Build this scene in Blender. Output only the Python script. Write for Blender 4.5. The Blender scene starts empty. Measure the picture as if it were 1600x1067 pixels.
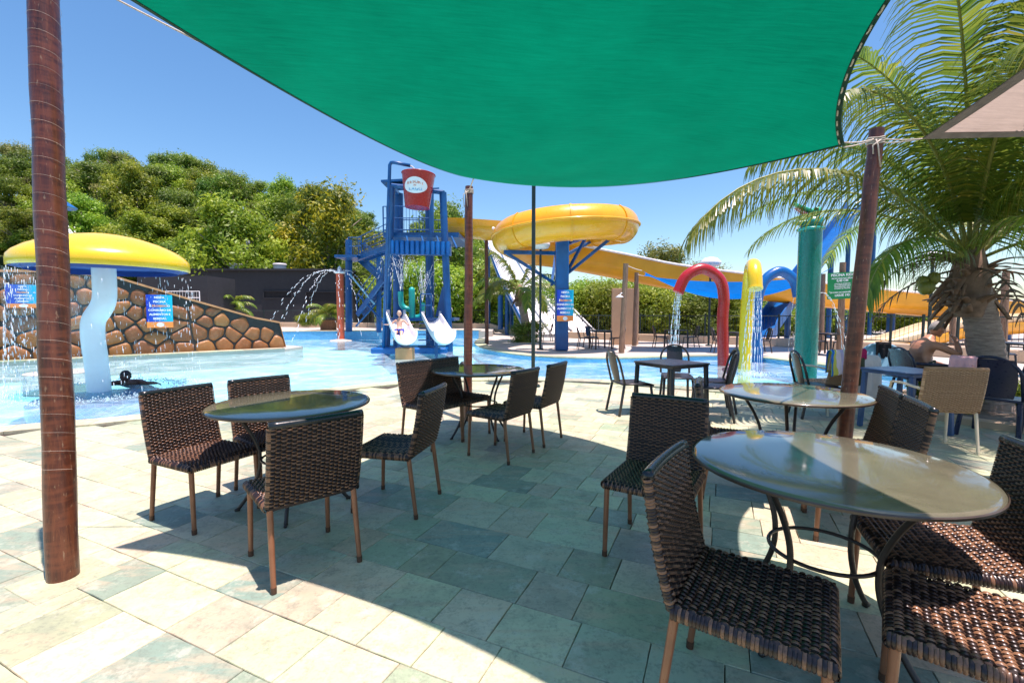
import bpy, bmesh, math, random
from mathutils import Vector, Matrix, noise
from mathutils.geometry import tessellate_polygon
R = math.radians
PI = math.pi
sc = bpy.context.scene
C = sc.collection
random.seed(7)

# ------------------------------------------------------------------ camera
EYE = 1.38; F = 711.0; PITCH = R(3.5)
cam = bpy.data.cameras.new('camera'); camo = bpy.data.objects.new('camera', cam); C.objects.link(camo)
camo.location = (0, 0, EYE); camo.rotation_euler = (R(90) - PITCH, 0, 0)
cam.sensor_width = 36; cam.lens = 36 * F / 1600; cam.clip_end = 3000; cam.clip_start = 0.05
sc.camera = camo
# ------------------------------------------------------------------ world and sun
SUN_EL = 80.0
SHD = Vector((-0.83, 0.56, 0)).normalized()           # ground direction in which shadows fall
w = bpy.data.worlds.new('World'); sc.world = w; w.use_nodes = True
nt = w.node_tree; bg = nt.nodes['Background']
sky = nt.nodes.new('ShaderNodeTexSky'); sky.sky_type = 'NISHITA'; sky.sun_disc = False
sky.sun_elevation = R(SUN_EL)
to_sun = -SHD
sky.sun_rotation = math.atan2(to_sun.x, to_sun.y)
sky.air_density = 1.0; sky.dust_density = 0.8; sky.ozone_density = 1.2; sky.altitude = 0
hs_ = nt.nodes.new('ShaderNodeHueSaturation'); hs_.inputs['Saturation'].default_value = 1.25; nt.links.new(sky.outputs[0], hs_.inputs['Color']); nt.links.new(hs_.outputs[0], bg.inputs[0]); bg.inputs[1].default_value = 0.118
sl = bpy.data.lights.new('sun', 'SUN'); so = bpy.data.objects.new('sun', sl); C.objects.link(so)
sl.energy = 5.0; sl.angle = R(0.5); sl.color = (1, 0.82, 0.80)
d = Vector((SHD.x * math.cos(R(SUN_EL)), SHD.y * math.cos(R(SUN_EL)), -math.sin(R(SUN_EL))))
so.rotation_euler = d.to_track_quat('-Z', 'Y').to_euler(); so.location = (0, 0, 30)
sc.view_settings.view_transform = 'Standard'; sc.view_settings.look = 'None'
sc.view_settings.gamma = 1; sc.view_settings.use_curve_mapping = False
sc.view_settings.exposure = 0.82
sc.cycles.max_bounces = 8; sc.cycles.transparent_max_bounces = 24
sc.cycles.sample_clamp_indirect = 6

# ------------------------------------------------------------------ pixel helpers (photo pixels, 1600 x 1067, to points)
def ray(px, py):
    a = (px - 800) / F; b = -(py - 533.5) / F
    return Vector((a, math.cos(PITCH) + b * math.sin(PITCH), -math.sin(PITCH) + b * math.cos(PITCH)))
def P(px, py, z=0.0):
    r = ray(px, py); t = (z - EYE) / r.z
    return Vector((r.x * t, r.y * t, z))
def PD(px, py, Y):
    r = ray(px, py); t = Y / r.y
    return Vector((r.x * t, Y, EYE + r.z * t))

# ------------------------------------------------------------------ mesh builder
class MB:
    def __init__(s): s.v = []; s.f = []; s.t = []; s.m = []; s.mi = 0
    def add(s, vs, fs, tone=0.5):
        o = len(s.v); s.v.extend([tuple(q) for q in vs])
        for k, f in enumerate(fs):
            s.f.append(tuple(i + o for i in f)); s.m.append(s.mi)
            s.t.append(tone[k] if isinstance(tone, (list, tuple)) else tone)
        return s
    def box(s, c, size, rot=None, tone=0.5, bev=0.0):
        x, y, z = size[0] / 2, size[1] / 2, size[2] / 2
        if bev > 0:
            b = min(bev, x * .9, y * .9, z * .9); vs = []; 
            for sx in (-1, 1):
                for sy in (-1, 1):
                    for sz in (-1, 1):
                        vs += [(sx * x, sy * (y - b), sz * (z - b)), (sx * (x - b), sy * y, sz * (z - b)), (sx * (x - b), sy * (y - b), sz * z)]
            def I(a, b2, c2, k): return ((a * 2 + b2) * 2 + c2) * 3 + k
            fs = [(I(1,0,0,0), I(1,1,0,0), I(1,1,1,0), I(1,0,1,0)), (I(0,0,0,0), I(0,0,1,0), I(0,1,1,0), I(0,1,0,0)),
                  (I(0,1,0,1), I(0,1,1,1), I(1,1,1,1), I(1,1,0,1)), (I(0,0,0,1), I(1,0,0,1), I(1,0,1,1), I(0,0,1,1)),
                  (I(0,0,1,2), I(1,0,1,2), I(1,1,1,2), I(0,1,1,2)), (I(0,0,0,2), I(0,1,0,2), I(1,1,0,2), I(1,0,0,2))]
            for a in (0, 1):
                for b2 in (0, 1):
                    fs.append((I(a,b2,0,0), I(a,b2,0,1), I(a,b2,1,1), I(a,b2,1,0)))
                    fs.append((I(a,0,b2,0), I(a,0,b2,2), I(a,1,b2,2), I(a,1,b2,0)))
                    fs.append((I(0,a,b2,1), I(0,a,b2,2), I(1,a,b2,2), I(1,a,b2,1)))
                    for c2 in (0, 1): fs.append((I(a,b2,c2,0), I(a,b2,c2,1), I(a,b2,c2,2)))
        else:
            vs = [(sx * x, sy * y, sz * z) for sz in (-1, 1) for sy in (-1, 1) for sx in (-1, 1)]
            fs = [(0,2,3,1), (4,5,7,6), (0,1,5,4), (2,6,7,3), (0,4,6,2), (1,3,7,5)]
        M = rot.to_matrix() if isinstance(rot, __import__('mathutils').Euler) else (rot or Matrix.Identity(3))
        c = Vector(c)
        return s.add([M @ Vector(q) + c for q in vs], fs, tone)
    def bar(s, a, b, w, h=None, tone=0.5, bev=0):
        a = Vector(a); b = Vector(b); h = h or w; d = b - a; L = d.length
        z = d.normalized(); up = Vector((0, 0, 1)) if abs(z.z) < .95 else Vector((0, 1, 0))
        x = up.cross(z).normalized(); y = z.cross(x)
        M = Matrix((x, y, z)).transposed()
        return s.box((a + b) / 2, (w, h, L), M, tone, bev)
    def tube(s, pts, rad, n=10, caps=True, tone=0.5, closed=False):
        pts = [Vector(p) for p in pts]; k = len(pts)
        rad = rad if isinstance(rad, (list, tuple)) else [rad] * k
        vs = []; up = None
        for i, p in enumerate(pts):
            if closed: t = pts[(i + 1) % k] - pts[i - 1]
            else: t = pts[min(i + 1, k - 1)] - pts[max(i - 1, 0)]
            t.normalize()
            if up is None:
                up = Vector((0, 0, 1)) if abs(t.z) < .9 else Vector((0, 1, 0))
            x = up.cross(t)
            if x.length < 1e-4: x = Vector((1, 0, 0)).cross(t)
            x.normalize(); y = t.cross(x); up = y
            for j in range(n):
                a = 2 * PI * j / n
                vs.append(p + (x * math.cos(a) + y * math.sin(a)) * rad[i])
        fs = []
        for i in range(k if closed else k - 1):
            i2 = (i + 1) % k
            for j in range(n):
                fs.append((i * n + j, i * n + (j + 1) % n, i2 * n + (j + 1) % n, i2 * n + j))
        if caps and not closed:
            fs.append(tuple(range(n))[::-1]); fs.append(tuple((k - 1) * n + j for j in range(n)))
        return s.add(vs, fs, tone)
    def lathe(s, prof, c=(0, 0, 0), n=32, tone=0.5):
        c = Vector(c); vs = []; fs = []; idx = []
        for r, z in prof:
            if r < 1e-5: idx.append([len(vs)] * n); vs.append(c + Vector((0, 0, z)))
            else:
                idx.append(list(range(len(vs), len(vs) + n)))
                vs += [c + Vector((r * math.cos(2 * PI * j / n), r * math.sin(2 * PI * j / n), z)) for j in range(n)]
        for a, b in zip(idx, idx[1:]):
            for j in range(n):
                q = [a[j], a[(j + 1) % n], b[(j + 1) % n], b[j]]
                u = []
                for e in q:
                    if e not in u: u.append(e)
                if len(u) > 2: fs.append(tuple(u))
        return s.add(vs, fs, tone)
    def poly(s, pts, z0, z1, tone=0.5):
        pts = [Vector((p[0], p[1], 0)) for p in pts]; n = len(pts)
        tri = tessellate_polygon([pts])
        vs = [(p.x, p.y, z1) for p in pts] + [(p.x, p.y, z0) for p in pts]
        fs = [tuple(t) for t in tri] + [tuple(i + n for i in t) for t in tri]
        fs += [(i, (i + 1) % n, (i + 1) % n + n, i + n) for i in range(n)]
        return s.add(vs, fs, tone)
    def grid(s, fn, nu, nv, tone=0.5, closed=False):
        vs = [fn(i / nu, j / nv) for i in range(nu + 1) for j in range(nv + 1)]
        fs = [(i * (nv + 1) + j, (i + 1) * (nv + 1) + j, (i + 1) * (nv + 1) + j + 1, i * (nv + 1) + j + 1) for i in range(nu) for j in range(nv)]
        return s.add(vs, fs, tone)
    def mesh(s, name, mats, smooth=False, fix=True):
        me = bpy.data.meshes.new(name); me.from_pydata(s.v, [], s.f)
        for m in (mats if isinstance(mats, (list, tuple)) else [mats]): me.materials.append(m)
        if len(me.polygons) == len(s.t):
            a = me.attributes.new('tone', 'FLOAT', 'FACE'); a.data.foreach_set('value', s.t)
            me.polygons.foreach_set('material_index', s.m)
        if fix:
            bm = bmesh.new(); bm.from_mesh(me); bmesh.ops.recalc_face_normals(bm, faces=bm.faces); bm.to_mesh(me); bm.free()
        if smooth:
            me.polygons.foreach_set('use_smooth', [True] * len(me.polygons))
            if smooth != 'all':
                try: me.set_sharp_from_angle(angle=R(38))
                except Exception: pass
        me.update()
        return me
    def build(s, name, mats, parent=None, smooth=False, fix=True, stuff=False):
        o = bpy.data.objects.new(name, s.mesh(name, mats, smooth, fix)); C.objects.link(o)
        if parent: o.parent = parent
        if stuff: o['kind'] = 'stuff'
        return o

def tag(o, label, cat=None, group=None, kind=None):
    if label: o['label'] = label
    if cat: o['category'] = cat
    if group: o['group'] = group
    if kind: o['kind'] = kind
    return o
def thing(name, label, cat, loc=(0, 0, 0), rz=0, group=None):
    o = bpy.data.objects.new(name, None); C.objects.link(o); o.empty_display_size = .2
    o.location = loc; o.rotation_euler = (0, 0, rz)
    return tag(o, label, cat, group)
def dup(root, loc, rz, label=None, group=None):
    def cp(o, par):
        c = o.copy(); C.objects.link(c); c.parent = par
        for ch in list(o.children): cp(ch, c)
        return c
    r = cp(root, None); r.location = loc; r.rotation_euler = (0, 0, rz)
    if label: r['label'] = label
    if group: r['group'] = group
    return r
def struct(o): o['kind'] = 'structure'; return o

# ------------------------------------------------------------------ materials
class NT:
    def __init__(s, name):
        s.m = bpy.data.materials.new(name); s.m.use_nodes = True; s.t = s.m.node_tree
        s.b = s.t.nodes['Principled BSDF']; s.out = s.t.nodes['Material Output']
    def n(s, ty, **kw):
        x = s.t.nodes.new(ty)
        for k, v in kw.items(): setattr(x, k, v)
        return x
    def l(s, a, b): s.t.links.new(a, b)
    def coord(s, kind='Object'):
        return s.n('ShaderNodeTexCoord').outputs[kind]
    def noise(s, scale, detail=4, vec=None, rough=.55, dist=0):
        x = s.n('ShaderNodeTexNoise'); x.inputs['Scale'].default_value = scale; x.inputs['Detail'].default_value = detail
        x.inputs['Roughness'].default_value = rough; x.inputs['Distortion'].default_value = dist
        if vec is not None: s.l(vec, x.inputs['Vector'])
        return x.outputs['Fac']
    def ramp(s, fac, stops):
        x = s.n('ShaderNodeValToRGB'); e = x.color_ramp.elements
        while len(e) < len(stops): e.new(.5)
        for k, (p, c) in enumerate(stops): e[k].position = p; e[k].color = (*c, 1) if len(c) == 3 else c
        s.l(fac, x.inputs[0]); return x.outputs['Color']
    def mix(s, a, b, fac, mode='MIX'):
        x = s.n('ShaderNodeMix', data_type='RGBA', blend_type=mode)
        for v, i in ((fac, 0), (a, 6), (b, 7)):
            if hasattr(v, 'is_linked') or isinstance(v, bpy.types.NodeSocket): s.l(v, x.inputs[i])
            elif i == 0: x.inputs[0].default_value = v
            else: x.inputs[i].default_value = (*v, 1)
        return x.outputs[2]
    def math(s, op, a, b=None, clamp=False):
        x = s.n('ShaderNodeMath', operation=op); x.use_clamp = clamp
        for v, i in ((a, 0), (b, 1)):
            if v is None: continue
            if isinstance(v, bpy.types.NodeSocket): s.l(v, x.inputs[i])
            else: x.inputs[i].default_value = v
        return x.outputs[0]
    def tone(s):
        x = s.n('ShaderNodeAttribute'); x.attribute_name = 'tone'; return x.outputs['Fac']
    def orand(s): return s.n('ShaderNodeObjectInfo').outputs['Random']
    def bump(s, h, strength=.3, dist=.01):
        x = s.n('ShaderNodeBump'); x.inputs['Strength'].default_value = strength; x.inputs['Distance'].default_value = dist
        s.l(h, x.inputs['Height']); s.l(x.outputs[0], s.b.inputs['Normal']); return x.outputs[0]
    def base(s, c):
        if isinstance(c, bpy.types.NodeSocket): s.l(c, s.b.inputs['Base Color'])
        else: s.b.inputs['Base Color'].default_value = (*c, 1)
    def setp(s, **kw):
        for k, v in kw.items(): s.b.inputs[k.replace('_', ' ')].default_value = v
    def mapping(s, vec, scale=(1, 1, 1), rot=(0, 0, 0)):
        x = s.n('ShaderNodeMapping'); x.inputs['Scale'].default_value = scale; x.inputs['Rotation'].default_value = rot
        s.l(vec, x.inputs['Vector']); return x.outputs[0]

def paint(name, col, rough=.35, var=.12, scale=3, bump=.05, metal=0, dirt=0.0, coat=0.0):
    m = NT(name); v = m.coord('Object'); n1 = m.noise(scale, 5, v)
    dark = tuple(c * (1 - var) for c in col); lite = tuple(min(1, c * (1 + var)) for c in col)
    c = m.ramp(n1, [(.3, dark), (.7, lite)])
    if dirt:
        n2 = m.noise(scale * 4, 6, v, .7)
        c = m.mix(c, tuple(x * .35 + .05 for x in col), m.math('MULTIPLY', m.ramp(n2, [(.52, (0, 0, 0)), (.72, (1, 1, 1))]), dirt))
    m.base(c); m.setp(Roughness=rough, Metallic=metal)
    if coat: m.setp(Coat_Weight=coat, Coat_Roughness=.08)
    rr = m.noise(scale * 6, 3, v); x = m.math('MULTIPLY_ADD', rr, .25); x.node.inputs[2].default_value = rough - .1
    m.l(x, m.b.inputs['Roughness'])
    if bump: m.bump(m.noise(scale * 20, 3, v), bump, .004)
    return m.m

def translucent(m, color, fac, mixin=0):
    """put a translucent share next to the principled shader"""
    tr = m.n('ShaderNodeBsdfTranslucent')
    if isinstance(color, bpy.types.NodeSocket): m.l(color, tr.inputs[0])
    else: tr.inputs[0].default_value = (*color, 1)
    mx = m.n('ShaderNodeMixShader'); mx.inputs[0].default_value = fac
    m.l(m.b.outputs[0], mx.inputs[1]); m.l(tr.outputs[0], mx.inputs[2]); m.l(mx.outputs[0], m.out.inputs[0])
    return mx

def stone_slab(name, src):
    m = NT(name)
    t = m.orand() if src == 'object' else m.tone()
    geo = m.n('ShaderNodeNewGeometry').outputs['Position']
    off = m.n('ShaderNodeVectorMath', operation='SCALE'); cmb = m.n('ShaderNodeCombineXYZ')
    m.l(m.math('MULTIPLY', t, 37.0), cmb.inputs[0]); m.l(m.math('MULTIPLY', t, 91.0), cmb.inputs[1]); m.l(m.math('MULTIPLY', t, 13.0), cmb.inputs[2])
    ad = m.n('ShaderNodeVectorMath', operation='ADD'); m.l(geo, ad.inputs[0]); m.l(cmb.outputs[0], ad.inputs[1]); v = ad.outputs[0]
    m.t.nodes.remove(off)
    c0 = m.ramp(t, [(0, (.44, .47, .29)), (.12, (.56, .58, .36)), (.24, (.29, .39, .25)), (.36, (.62, .54, .36)), (.48, (.41, .50, .33)), (.60, (.57, .45, .30)), (.70, (.20, .30, .24)), (.82, (.31, .34, .21)), (.92, (.54, .58, .35))])
    rotv = m.mapping(v, (1, 5, 1), (0, 0, R(30)))
    streak = m.noise(2.2, 6, rotv, .6, .6)
    c1 = m.mix(c0, (.58, .42, .27), m.ramp(streak, [(.48, (0, 0, 0)), (.72, (.7,) * 3)]))
    blot = m.noise(3.0, 6, v, .65)
    c2 = m.mix(m.mix(c1, (.20, .23, .17), m.ramp(blot, [(.48, (0, 0, 0)), (.76, (.7,) * 3)])), (.56, .56, .44), m.ramp(m.noise(7, 6, v, .75), [(.52, (0, 0, 0)), (.68, (.6,) * 3)]))
    fine = m.noise(60, 4, geo, .7)
    c3 = m.mix(c2, (.14, .15, .12), m.ramp(m.math('ADD', m.math('MULTIPLY', fine, .45), m.math('MULTIPLY', m.noise(17, 6, v, .72, .4), .55)), [(.49, (0, 0, 0)), (.66, (.6,) * 3)]))
    dark = m.noise(9, 3, v, .6, 1.5)
    c4 = m.mix(c3, (.10, .09, .075), m.ramp(dark, [(.70, (0, 0, 0)), (.80, (.6,) * 3)]))
    m.base(c4)
    rg = m.math('MULTIPLY_ADD', blot, .35); rg.node.inputs[2].default_value = .36; m.l(rg, m.b.inputs['Roughness'])
    h = m.math('ADD', m.math('MULTIPLY', streak, 1.0), m.math('MULTIPLY', fine, .25))
    m.bump(h, .35, .006)
    return m.m

M = {}
M['slab_obj'] = stone_slab('slab_stone', 'object'); M['slab_attr'] = stone_slab('slab_stone_joined', 'tone')
M['mortar'] = paint('joint_mortar', (.05, .04, .03), .9, .3, 8, .3)
M['coping'] = stone_slab('coping_stone', 'object')
M['deck'] = paint('far_deck_stone', (.46, .42, .36), .7, .15, .6, .3, dirt=.25)
M['wood_red'] = None
m = NT('varnished_post'); v = m.coord('Object')
g = m.noise(6, 8, m.mapping(v, (6, 6, .55)), .7, .6); rings = m.noise(9, 2, m.mapping(v, (.6, .6, 3.2)), .5)
c = m.ramp(g, [(.28, (.025, .007, .004)), (.5, (.10, .024, .010)), (.72, (.20, .065, .024))])
c = m.mix(c, (.20, .055, .022), m.ramp(rings, [(.45, (0, 0, 0)), (.6, (.5,) * 3)]))
c = m.mix(c, (.34, .23, .14), m.ramp(m.noise(28, 4, m.mapping(v, (3, 3, .7))), [(.63, (0, 0, 0)), (.72, (.6,) * 3)]))
m.base(c); m.setp(Roughness=.35, Coat_Weight=.2, Coat_Roughness=.2); m.bump(g, .5, .006); M['post'] = m.m
m = NT('weathered_log'); v = m.coord('Object'); g = m.noise(7, 8, m.mapping(v, (7, 7, .6)), .7)
m.base(m.ramp(g, [(.3, (.10, .055, .03)), (.7, (.36, .23, .15))])); m.setp(Roughness=.75); m.bump(g, .5, .006); M['log'] = m.m

# wicker strands: per-face tone picks the dye of each strand
def wicker(name, lo, mid, hi, rough=.33):
    m = NT(name); t = m.tone(); v = m.coord('Object')
    n1 = m.noise(120, 2, v)
    t2 = m.math('ADD', t, m.math('MULTIPLY', m.math('SUBTRACT', n1, .5), .35), True)
    m.base(m.ramp(t2, [(.12, lo), (.5, mid), (.9, hi)])); m.setp(Roughness=rough)
    m.bump(m.noise(260, 2, m.mapping(v, (1, 1, 4))), .25, .001)
    return m.m
M['strand'] = wicker('brown_strand', (.015, .008, .006), (.058, .027, .017), (.22, .115, .06), .3)
M['strand_tan'] = wicker('tan_strand', (.36, .20, .10), (.52, .31, .16), (.62, .40, .23), .5)
M['wcore'] = paint('wicker_core', (.018, .010, .009), .6, .2, 20)
M['wtop'] = paint('chair_top_band', (.012, .016, .017), .22, .2, 20, .05)
M['tan_core'] = paint('tan_core', (.34, .20, .10), .6, .1, 20)
M['leg'] = paint('bronze_leg', (.25, .105, .05), .3, .18, 12, .1, 0, .25)
M['cap'] = paint('leg_cap', (.09, .04, .02), .5, .2, 20)
M['cream'] = paint('cream_metal', (.72, .62, .45), .4, .06, 8)
M['iron'] = paint('black_iron', (.035, .026, .022), .35, .3, 30, .2)
m = NT('table_lacquer'); v = m.coord('Object'); a = m.noise(3.5, 5, v, .6, .8); b = m.noise(1.6, 3, v)
c = m.ramp(a, [(.3, (.115, .112, .072)), (.55, (.145, .142, .092)), (.75, (.19, .18, .11))])
c = m.mix(c, (.08, .08, .055), m.ramp(m.noise(30, 5, v, .7), [(.5, (0, 0, 0)), (.8, (.4,) * 3)]))
m.base(c); m.setp(Roughness=.13, Coat_Weight=.6, Coat_Roughness=.05); m.bump(m.math('ADD', a, m.math('MULTIPLY', b, 2.0)), .12, .006)
rg = m.math('MULTIPLY_ADD', m.noise(12, 4, v), .16); rg.node.inputs[2].default_value = .05; m.l(rg, m.b.inputs['Roughness']); M['table'] = m.m
M['rim'] = paint('table_rim', (.085, .06, .04), .3, .2, 12)
M['plastic'] = paint('dark_plastic', (.022, .023, .028), .28, .2, 6, .05, 0, .12)
M['navy'] = paint('navy_plastic', (.014, .02, .05), .28, .2, 6, .05)
M['bluetop'] = paint('blue_table_plastic', (.045, .10, .22), .3, .2, 6, .05)
M['sky_plastic'] = paint('pale_blue_plastic', (.22, .42, .54), .4, .1, 6, .05)
# sail fabrics
def sail_mat(name, dif, tra, fac, sc_=900):
    m = NT(name); v = m.coord('Object'); n0 = m.noise(1.4, 4, v, .6); th = m.noise(5, 6, m.mapping(v, (1, 14, 1), (0, 0, R(25))), .7)
    k = m.math('ADD', m.math('MULTIPLY', n0, .5), m.math('MULTIPLY', th, .5))
    def rng(c): return m.ramp(k, [(.3, tuple(x * .68 for x in c)), (.7, tuple(min(1, x * 1.25) for x in c))])
    fine = m.math('ADD', m.math('MULTIPLY', m.noise(60, 4, m.mapping(v, (1, 5, 1), (0, 0, R(25))), .8), .6), m.math('MULTIPLY', m.noise(220, 2, v), .4))
    cd = rng(dif); ct = m.mix(rng(tra), tuple(x * .7 for x in tra), m.ramp(fine, [(.45, (0, 0, 0)), (.7, (.5,) * 3)]))
    m.base(cd); m.setp(Roughness=.75, Specular_IOR_Level=.05); m.bump(m.math('ADD', fine, th), .5, .004)
    translucent(m, ct, fac); return m.m
M['sail'] = sail_mat('green_shade_cloth', (.0005, .128, .070), (.0005, .145, .076), .62)
M['sail_hem'] = paint('sail_hem', (.010, .06, .04), .8, .2, 10, .3)
M['sail_beige'] = sail_mat('beige_shade_cloth', (.52, .44, .38), (.42, .34, .29), .45)
M['sail_beige_hem'] = paint('beige_sail_hem', (.22, .20, .20), .8, .2, 10, .3)
M['sail_blue'] = sail_mat('blue_shade_cloth', (.003, .15, .50), (.002, .17, .6), .5)
M['rope'] = paint('rope', (.62, .55, .45), .85, .2, 60, .5)
# pool
m = NT('pool_floor'); v = m.n('ShaderNodeNewGeometry').outputs['Position']
n0 = m.noise(.35, 3, v); br = m.n('ShaderNodeTexBrick'); br.inputs['Scale'].default_value = 4.0; m.l(v, br.inputs['Vector'])
br.inputs['Color1'].default_value = (.46, .82, .88, 1); br.inputs['Color2'].default_value = (.54, .86, .90, 1); br.inputs['Mortar'].default_value = (.55, .80, .86, 1)
br.inputs['Mortar Size'].default_value = .02; br.offset = 0; br.inputs['Brick Width'].default_value = .5; br.inputs['Row Height'].default_value = .5
m.base(m.mix(br.outputs['Color'], (.26, .60, .76), m.ramp(n0, [(.4, (0, 0, 0)), (.7, (.7,) * 3)]))); m.setp(Roughness=.6); M['poolfloor'] = m.m
m = NT('pool_tiles'); v = m.n('ShaderNodeNewGeometry').outputs['Position']
br = m.n('ShaderNodeTexBrick'); br.inputs['Scale'].default_value = 8; m.l(m.mapping(v, (1, 1, 1), (R(90), 0, R(40))), br.inputs['Vector'])
br.inputs['Color1'].default_value = (.07, .30, .58, 1); br.inputs['Color2'].default_value = (.12, .42, .68, 1); br.inputs['Mortar'].default_value = (.35, .55, .7, 1)
br.inputs['Mortar Size'].default_value = .03; br.offset = 0; br.inputs['Brick Width'].default_value = .5; br.inputs['Row Height'].default_value = .5
m.base(br.outputs['Color']); m.setp(Roughness=.2); M['tile'] = m.m
m = NT('pool_water'); v = m.n('ShaderNodeNewGeometry').outputs['Position']
wv = m.noise(2.6, 5, v, .6, .7); wv2 = m.noise(9, 4, v, .6)
h = m.math('ADD', wv, m.math('MULTIPLY', wv2, .3)); bp = m.n('ShaderNodeBump'); bp.inputs['Strength'].default_value = 1.0; bp.inputs['Distance'].default_value = .16
m.l(h, bp.inputs['Height'])
fr = m.n('ShaderNodeFresnel'); fr.inputs['IOR'].default_value = 1.33; m.l(bp.outputs[0], fr.inputs['Normal'])
gl = m.n('ShaderNodeBsdfGlossy'); gl.inputs['Roughness'].default_value = .20; m.l(bp.outputs[0], gl.inputs['Normal'])
tr = m.n('ShaderNodeBsdfTransparent'); tr.inputs[0].default_value = (.72, .94, .97, 1)
df = m.n('ShaderNodeBsdfDiffuse')
m.l(m.ramp(wv, [(.35, (.55, .80, .87)), (.65, (.82, .92, .94))]), df.inputs[0])
mx0 = m.n('ShaderNodeMixShader'); foam = m.ramp(m.noise(1.1, 7, v, .68, 1.0), [(.42, (.10,) * 3), (.70, (.42,) * 3)]); m.l(foam, mx0.inputs[0]); m.l(tr.outputs[0], mx0.inputs[1]); m.l(df.outputs[0], mx0.inputs[2])
mx = m.n('ShaderNodeMixShader'); fc = m.math('MULTIPLY', fr.outputs[0], .6, True); m.l(fc, mx.inputs[0]); m.l(mx0.outputs[0], mx.inputs[1]); m.l(gl.outputs[0], mx.inputs[2])
m.l(mx.outputs[0], m.out.inputs[0]); M['water'] = m.m
m = NT('falling_water'); m.base((.93, .97, 1)); m.setp(Roughness=.12)
tr = m.n('ShaderNodeBsdfTransparent'); mx = m.n('ShaderNodeMixShader'); mx.inputs[0].default_value = .35
m.l(m.b.outputs[0], mx.inputs[1]); m.l(tr.outputs[0], mx.inputs[2]); m.l(mx.outputs[0], m.out.inputs[0]); M['spray'] = m.m
m = NT('water_film'); m.base((.85, .92, .97)); m.setp(Roughness=.1); v = m.coord('Object')
tr = m.n('ShaderNodeBsdfTransparent'); mx = m.n('ShaderNodeMixShader')
m.l(m.ramp(m.noise(9, 5, m.mapping(v, (3, 3, .25)), .7), [(.38, (.985,) * 3), (.75, (.68,) * 3)]), mx.inputs[0])
m.l(m.b.outputs[0], mx.inputs[1]); m.l(tr.outputs[0], mx.inputs[2]); m.l(mx.outputs[0], m.out.inputs[0]); M['film'] = m.m
# playground colours
M['yellow'] = paint('yellow_fibreglass', (.84, .38, .004), .28, .08, 1.5, .03, coat=.4)
M['lemon'] = paint('lemon_fibreglass', (.82, .54, .010), .28, .06, 1.5, 0, coat=.4)
M['orange_y'] = paint('sun_worn_yellow', (.78, .36, .010), .35, .12, 1.2, .03, dirt=.15)
M['cream_flume'] = paint('cream_fibreglass', (.80, .66, .42), .4, .08, 1, .03)
M['blue'] = paint('blue_steel', (.002, .075, .24), .32, .2, 2.5, .1, dirt=.2)
M['blue_fg'] = paint('blue_fibreglass', (.003, .11, .36), .28, .12, 1.5, .03)
M['blue_under'] = paint('dome_underside_blue', (.03, .08, .30), .4, .1, 2)
M['red'] = paint('red_fibreglass', (.38, .012, .014), .25, .06, 1.5, 0, coat=.3)
M['redpole'] = paint('orange_red_pole', (.62, .10, .04), .4, .15, 3)
M['green'] = paint('green_fibreglass', (.003, .20, .16), .25, .05, 1.5, 0, coat=.3)
M['green_lt'] = paint('light_green_fibreglass', (.05, .50, .30), .3, .1, 5, .03)
M['teal'] = paint('teal_fibreglass', (.01, .34, .30), .3, .12, 3, .03)
M['white'] = paint('white_fibreglass', (.80, .80, .80), .28, .04, 3, .03)
M['stem'] = paint('mushroom_stem_white', (.80, .84, .84), .3, .06, 2, .04)
M['pinkish'] = paint('croc_mouth', (.55, .12, .12), .5, .1, 9)
M['black'] = paint('charcoal_render', (.022, .024, .03), .8, .15, .6, .2)
M['blackdark'] = paint('dark_recess', (.006, .006, .008), .8, .1, 1)
M['panel'] = paint('tan_board', (.46, .29, .17), .7, .08, 3, .1)
M['beige_wall'] = paint('sand_render', (.58, .43, .29), .8, .1, 1.2, .3, dirt=.25)
M['stonewall'] = paint('wall_stone', (.36, .14, .05), .45, .3, 5, .4)
m = NT('painted_wall_stone'); v = m.coord('Object'); t = m.orand(); n1 = m.noise(5, 5, v, .65)
c = m.ramp(t, [(0, (.17, .065, .022)), (.5, (.25, .10, .028)), (1, (.33, .15, .04))])
m.base(m.mix(c, (.42, .20, .09), m.ramp(n1, [(.45, (0, 0, 0)), (.75, (.5,) * 3)]))); m.setp(Roughness=.35); m.bump(m.math('ADD', n1, m.math('MULTIPLY', m.noise(30, 6, v, .7), .5)), .9, .03); M['wstone'] = m.m
M['wjoint'] = paint('wall_joint', (.03, .03, .028), .7, .2, 8, .3)
M['wcap'] = paint('wall_cap', (.50, .24, .10), .6, .15, 4, .2)
M['pot'] = paint('wooden_planter', (.22, .10, .05), .7, .2, 8, .3)
M['grey'] = paint('galvanised', (.5, .5, .5), .5, .1, 5)
m = NT('lamp_globe'); m.base((.85, .84, .80)); m.setp(Roughness=.25); M['globe'] = m.m
# foliage
def foliage(name, cols, tr=.4, rough=.5):
    m = NT(name); t = m.tone(); r = m.orand()
    c = m.ramp(t, cols)
    hs = m.n('ShaderNodeHueSaturation'); m.l(c, hs.inputs['Color'])
    x = m.math('MULTIPLY_ADD', r, .05); x.node.inputs[2].default_value = .475; m.l(x, hs.inputs['Hue'])
    x = m.math('MULTIPLY_ADD', r, .5); x.node.inputs[2].default_value = .75; m.l(x, hs.inputs['Value'])
    m.base(hs.outputs[0]); m.setp(Roughness=rough)
    x = m.n('ShaderNodeGamma'); m.l(hs.outputs[0], x.inputs[0]); x.inputs[1].default_value = .85
    translucent(m, x.outputs[0], tr); return m.m
M['leaf'] = foliage('forest_leaves', [(0, (.055, .11, .012)), (.5, (.15, .245, .022)), (1, (.30, .38, .035))])
M['leaf2'] = foliage('bright_leaves', [(0, (.08, .15, .010)), (.5, (.22, .34, .018)), (1, (.42, .50, .035))])
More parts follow.
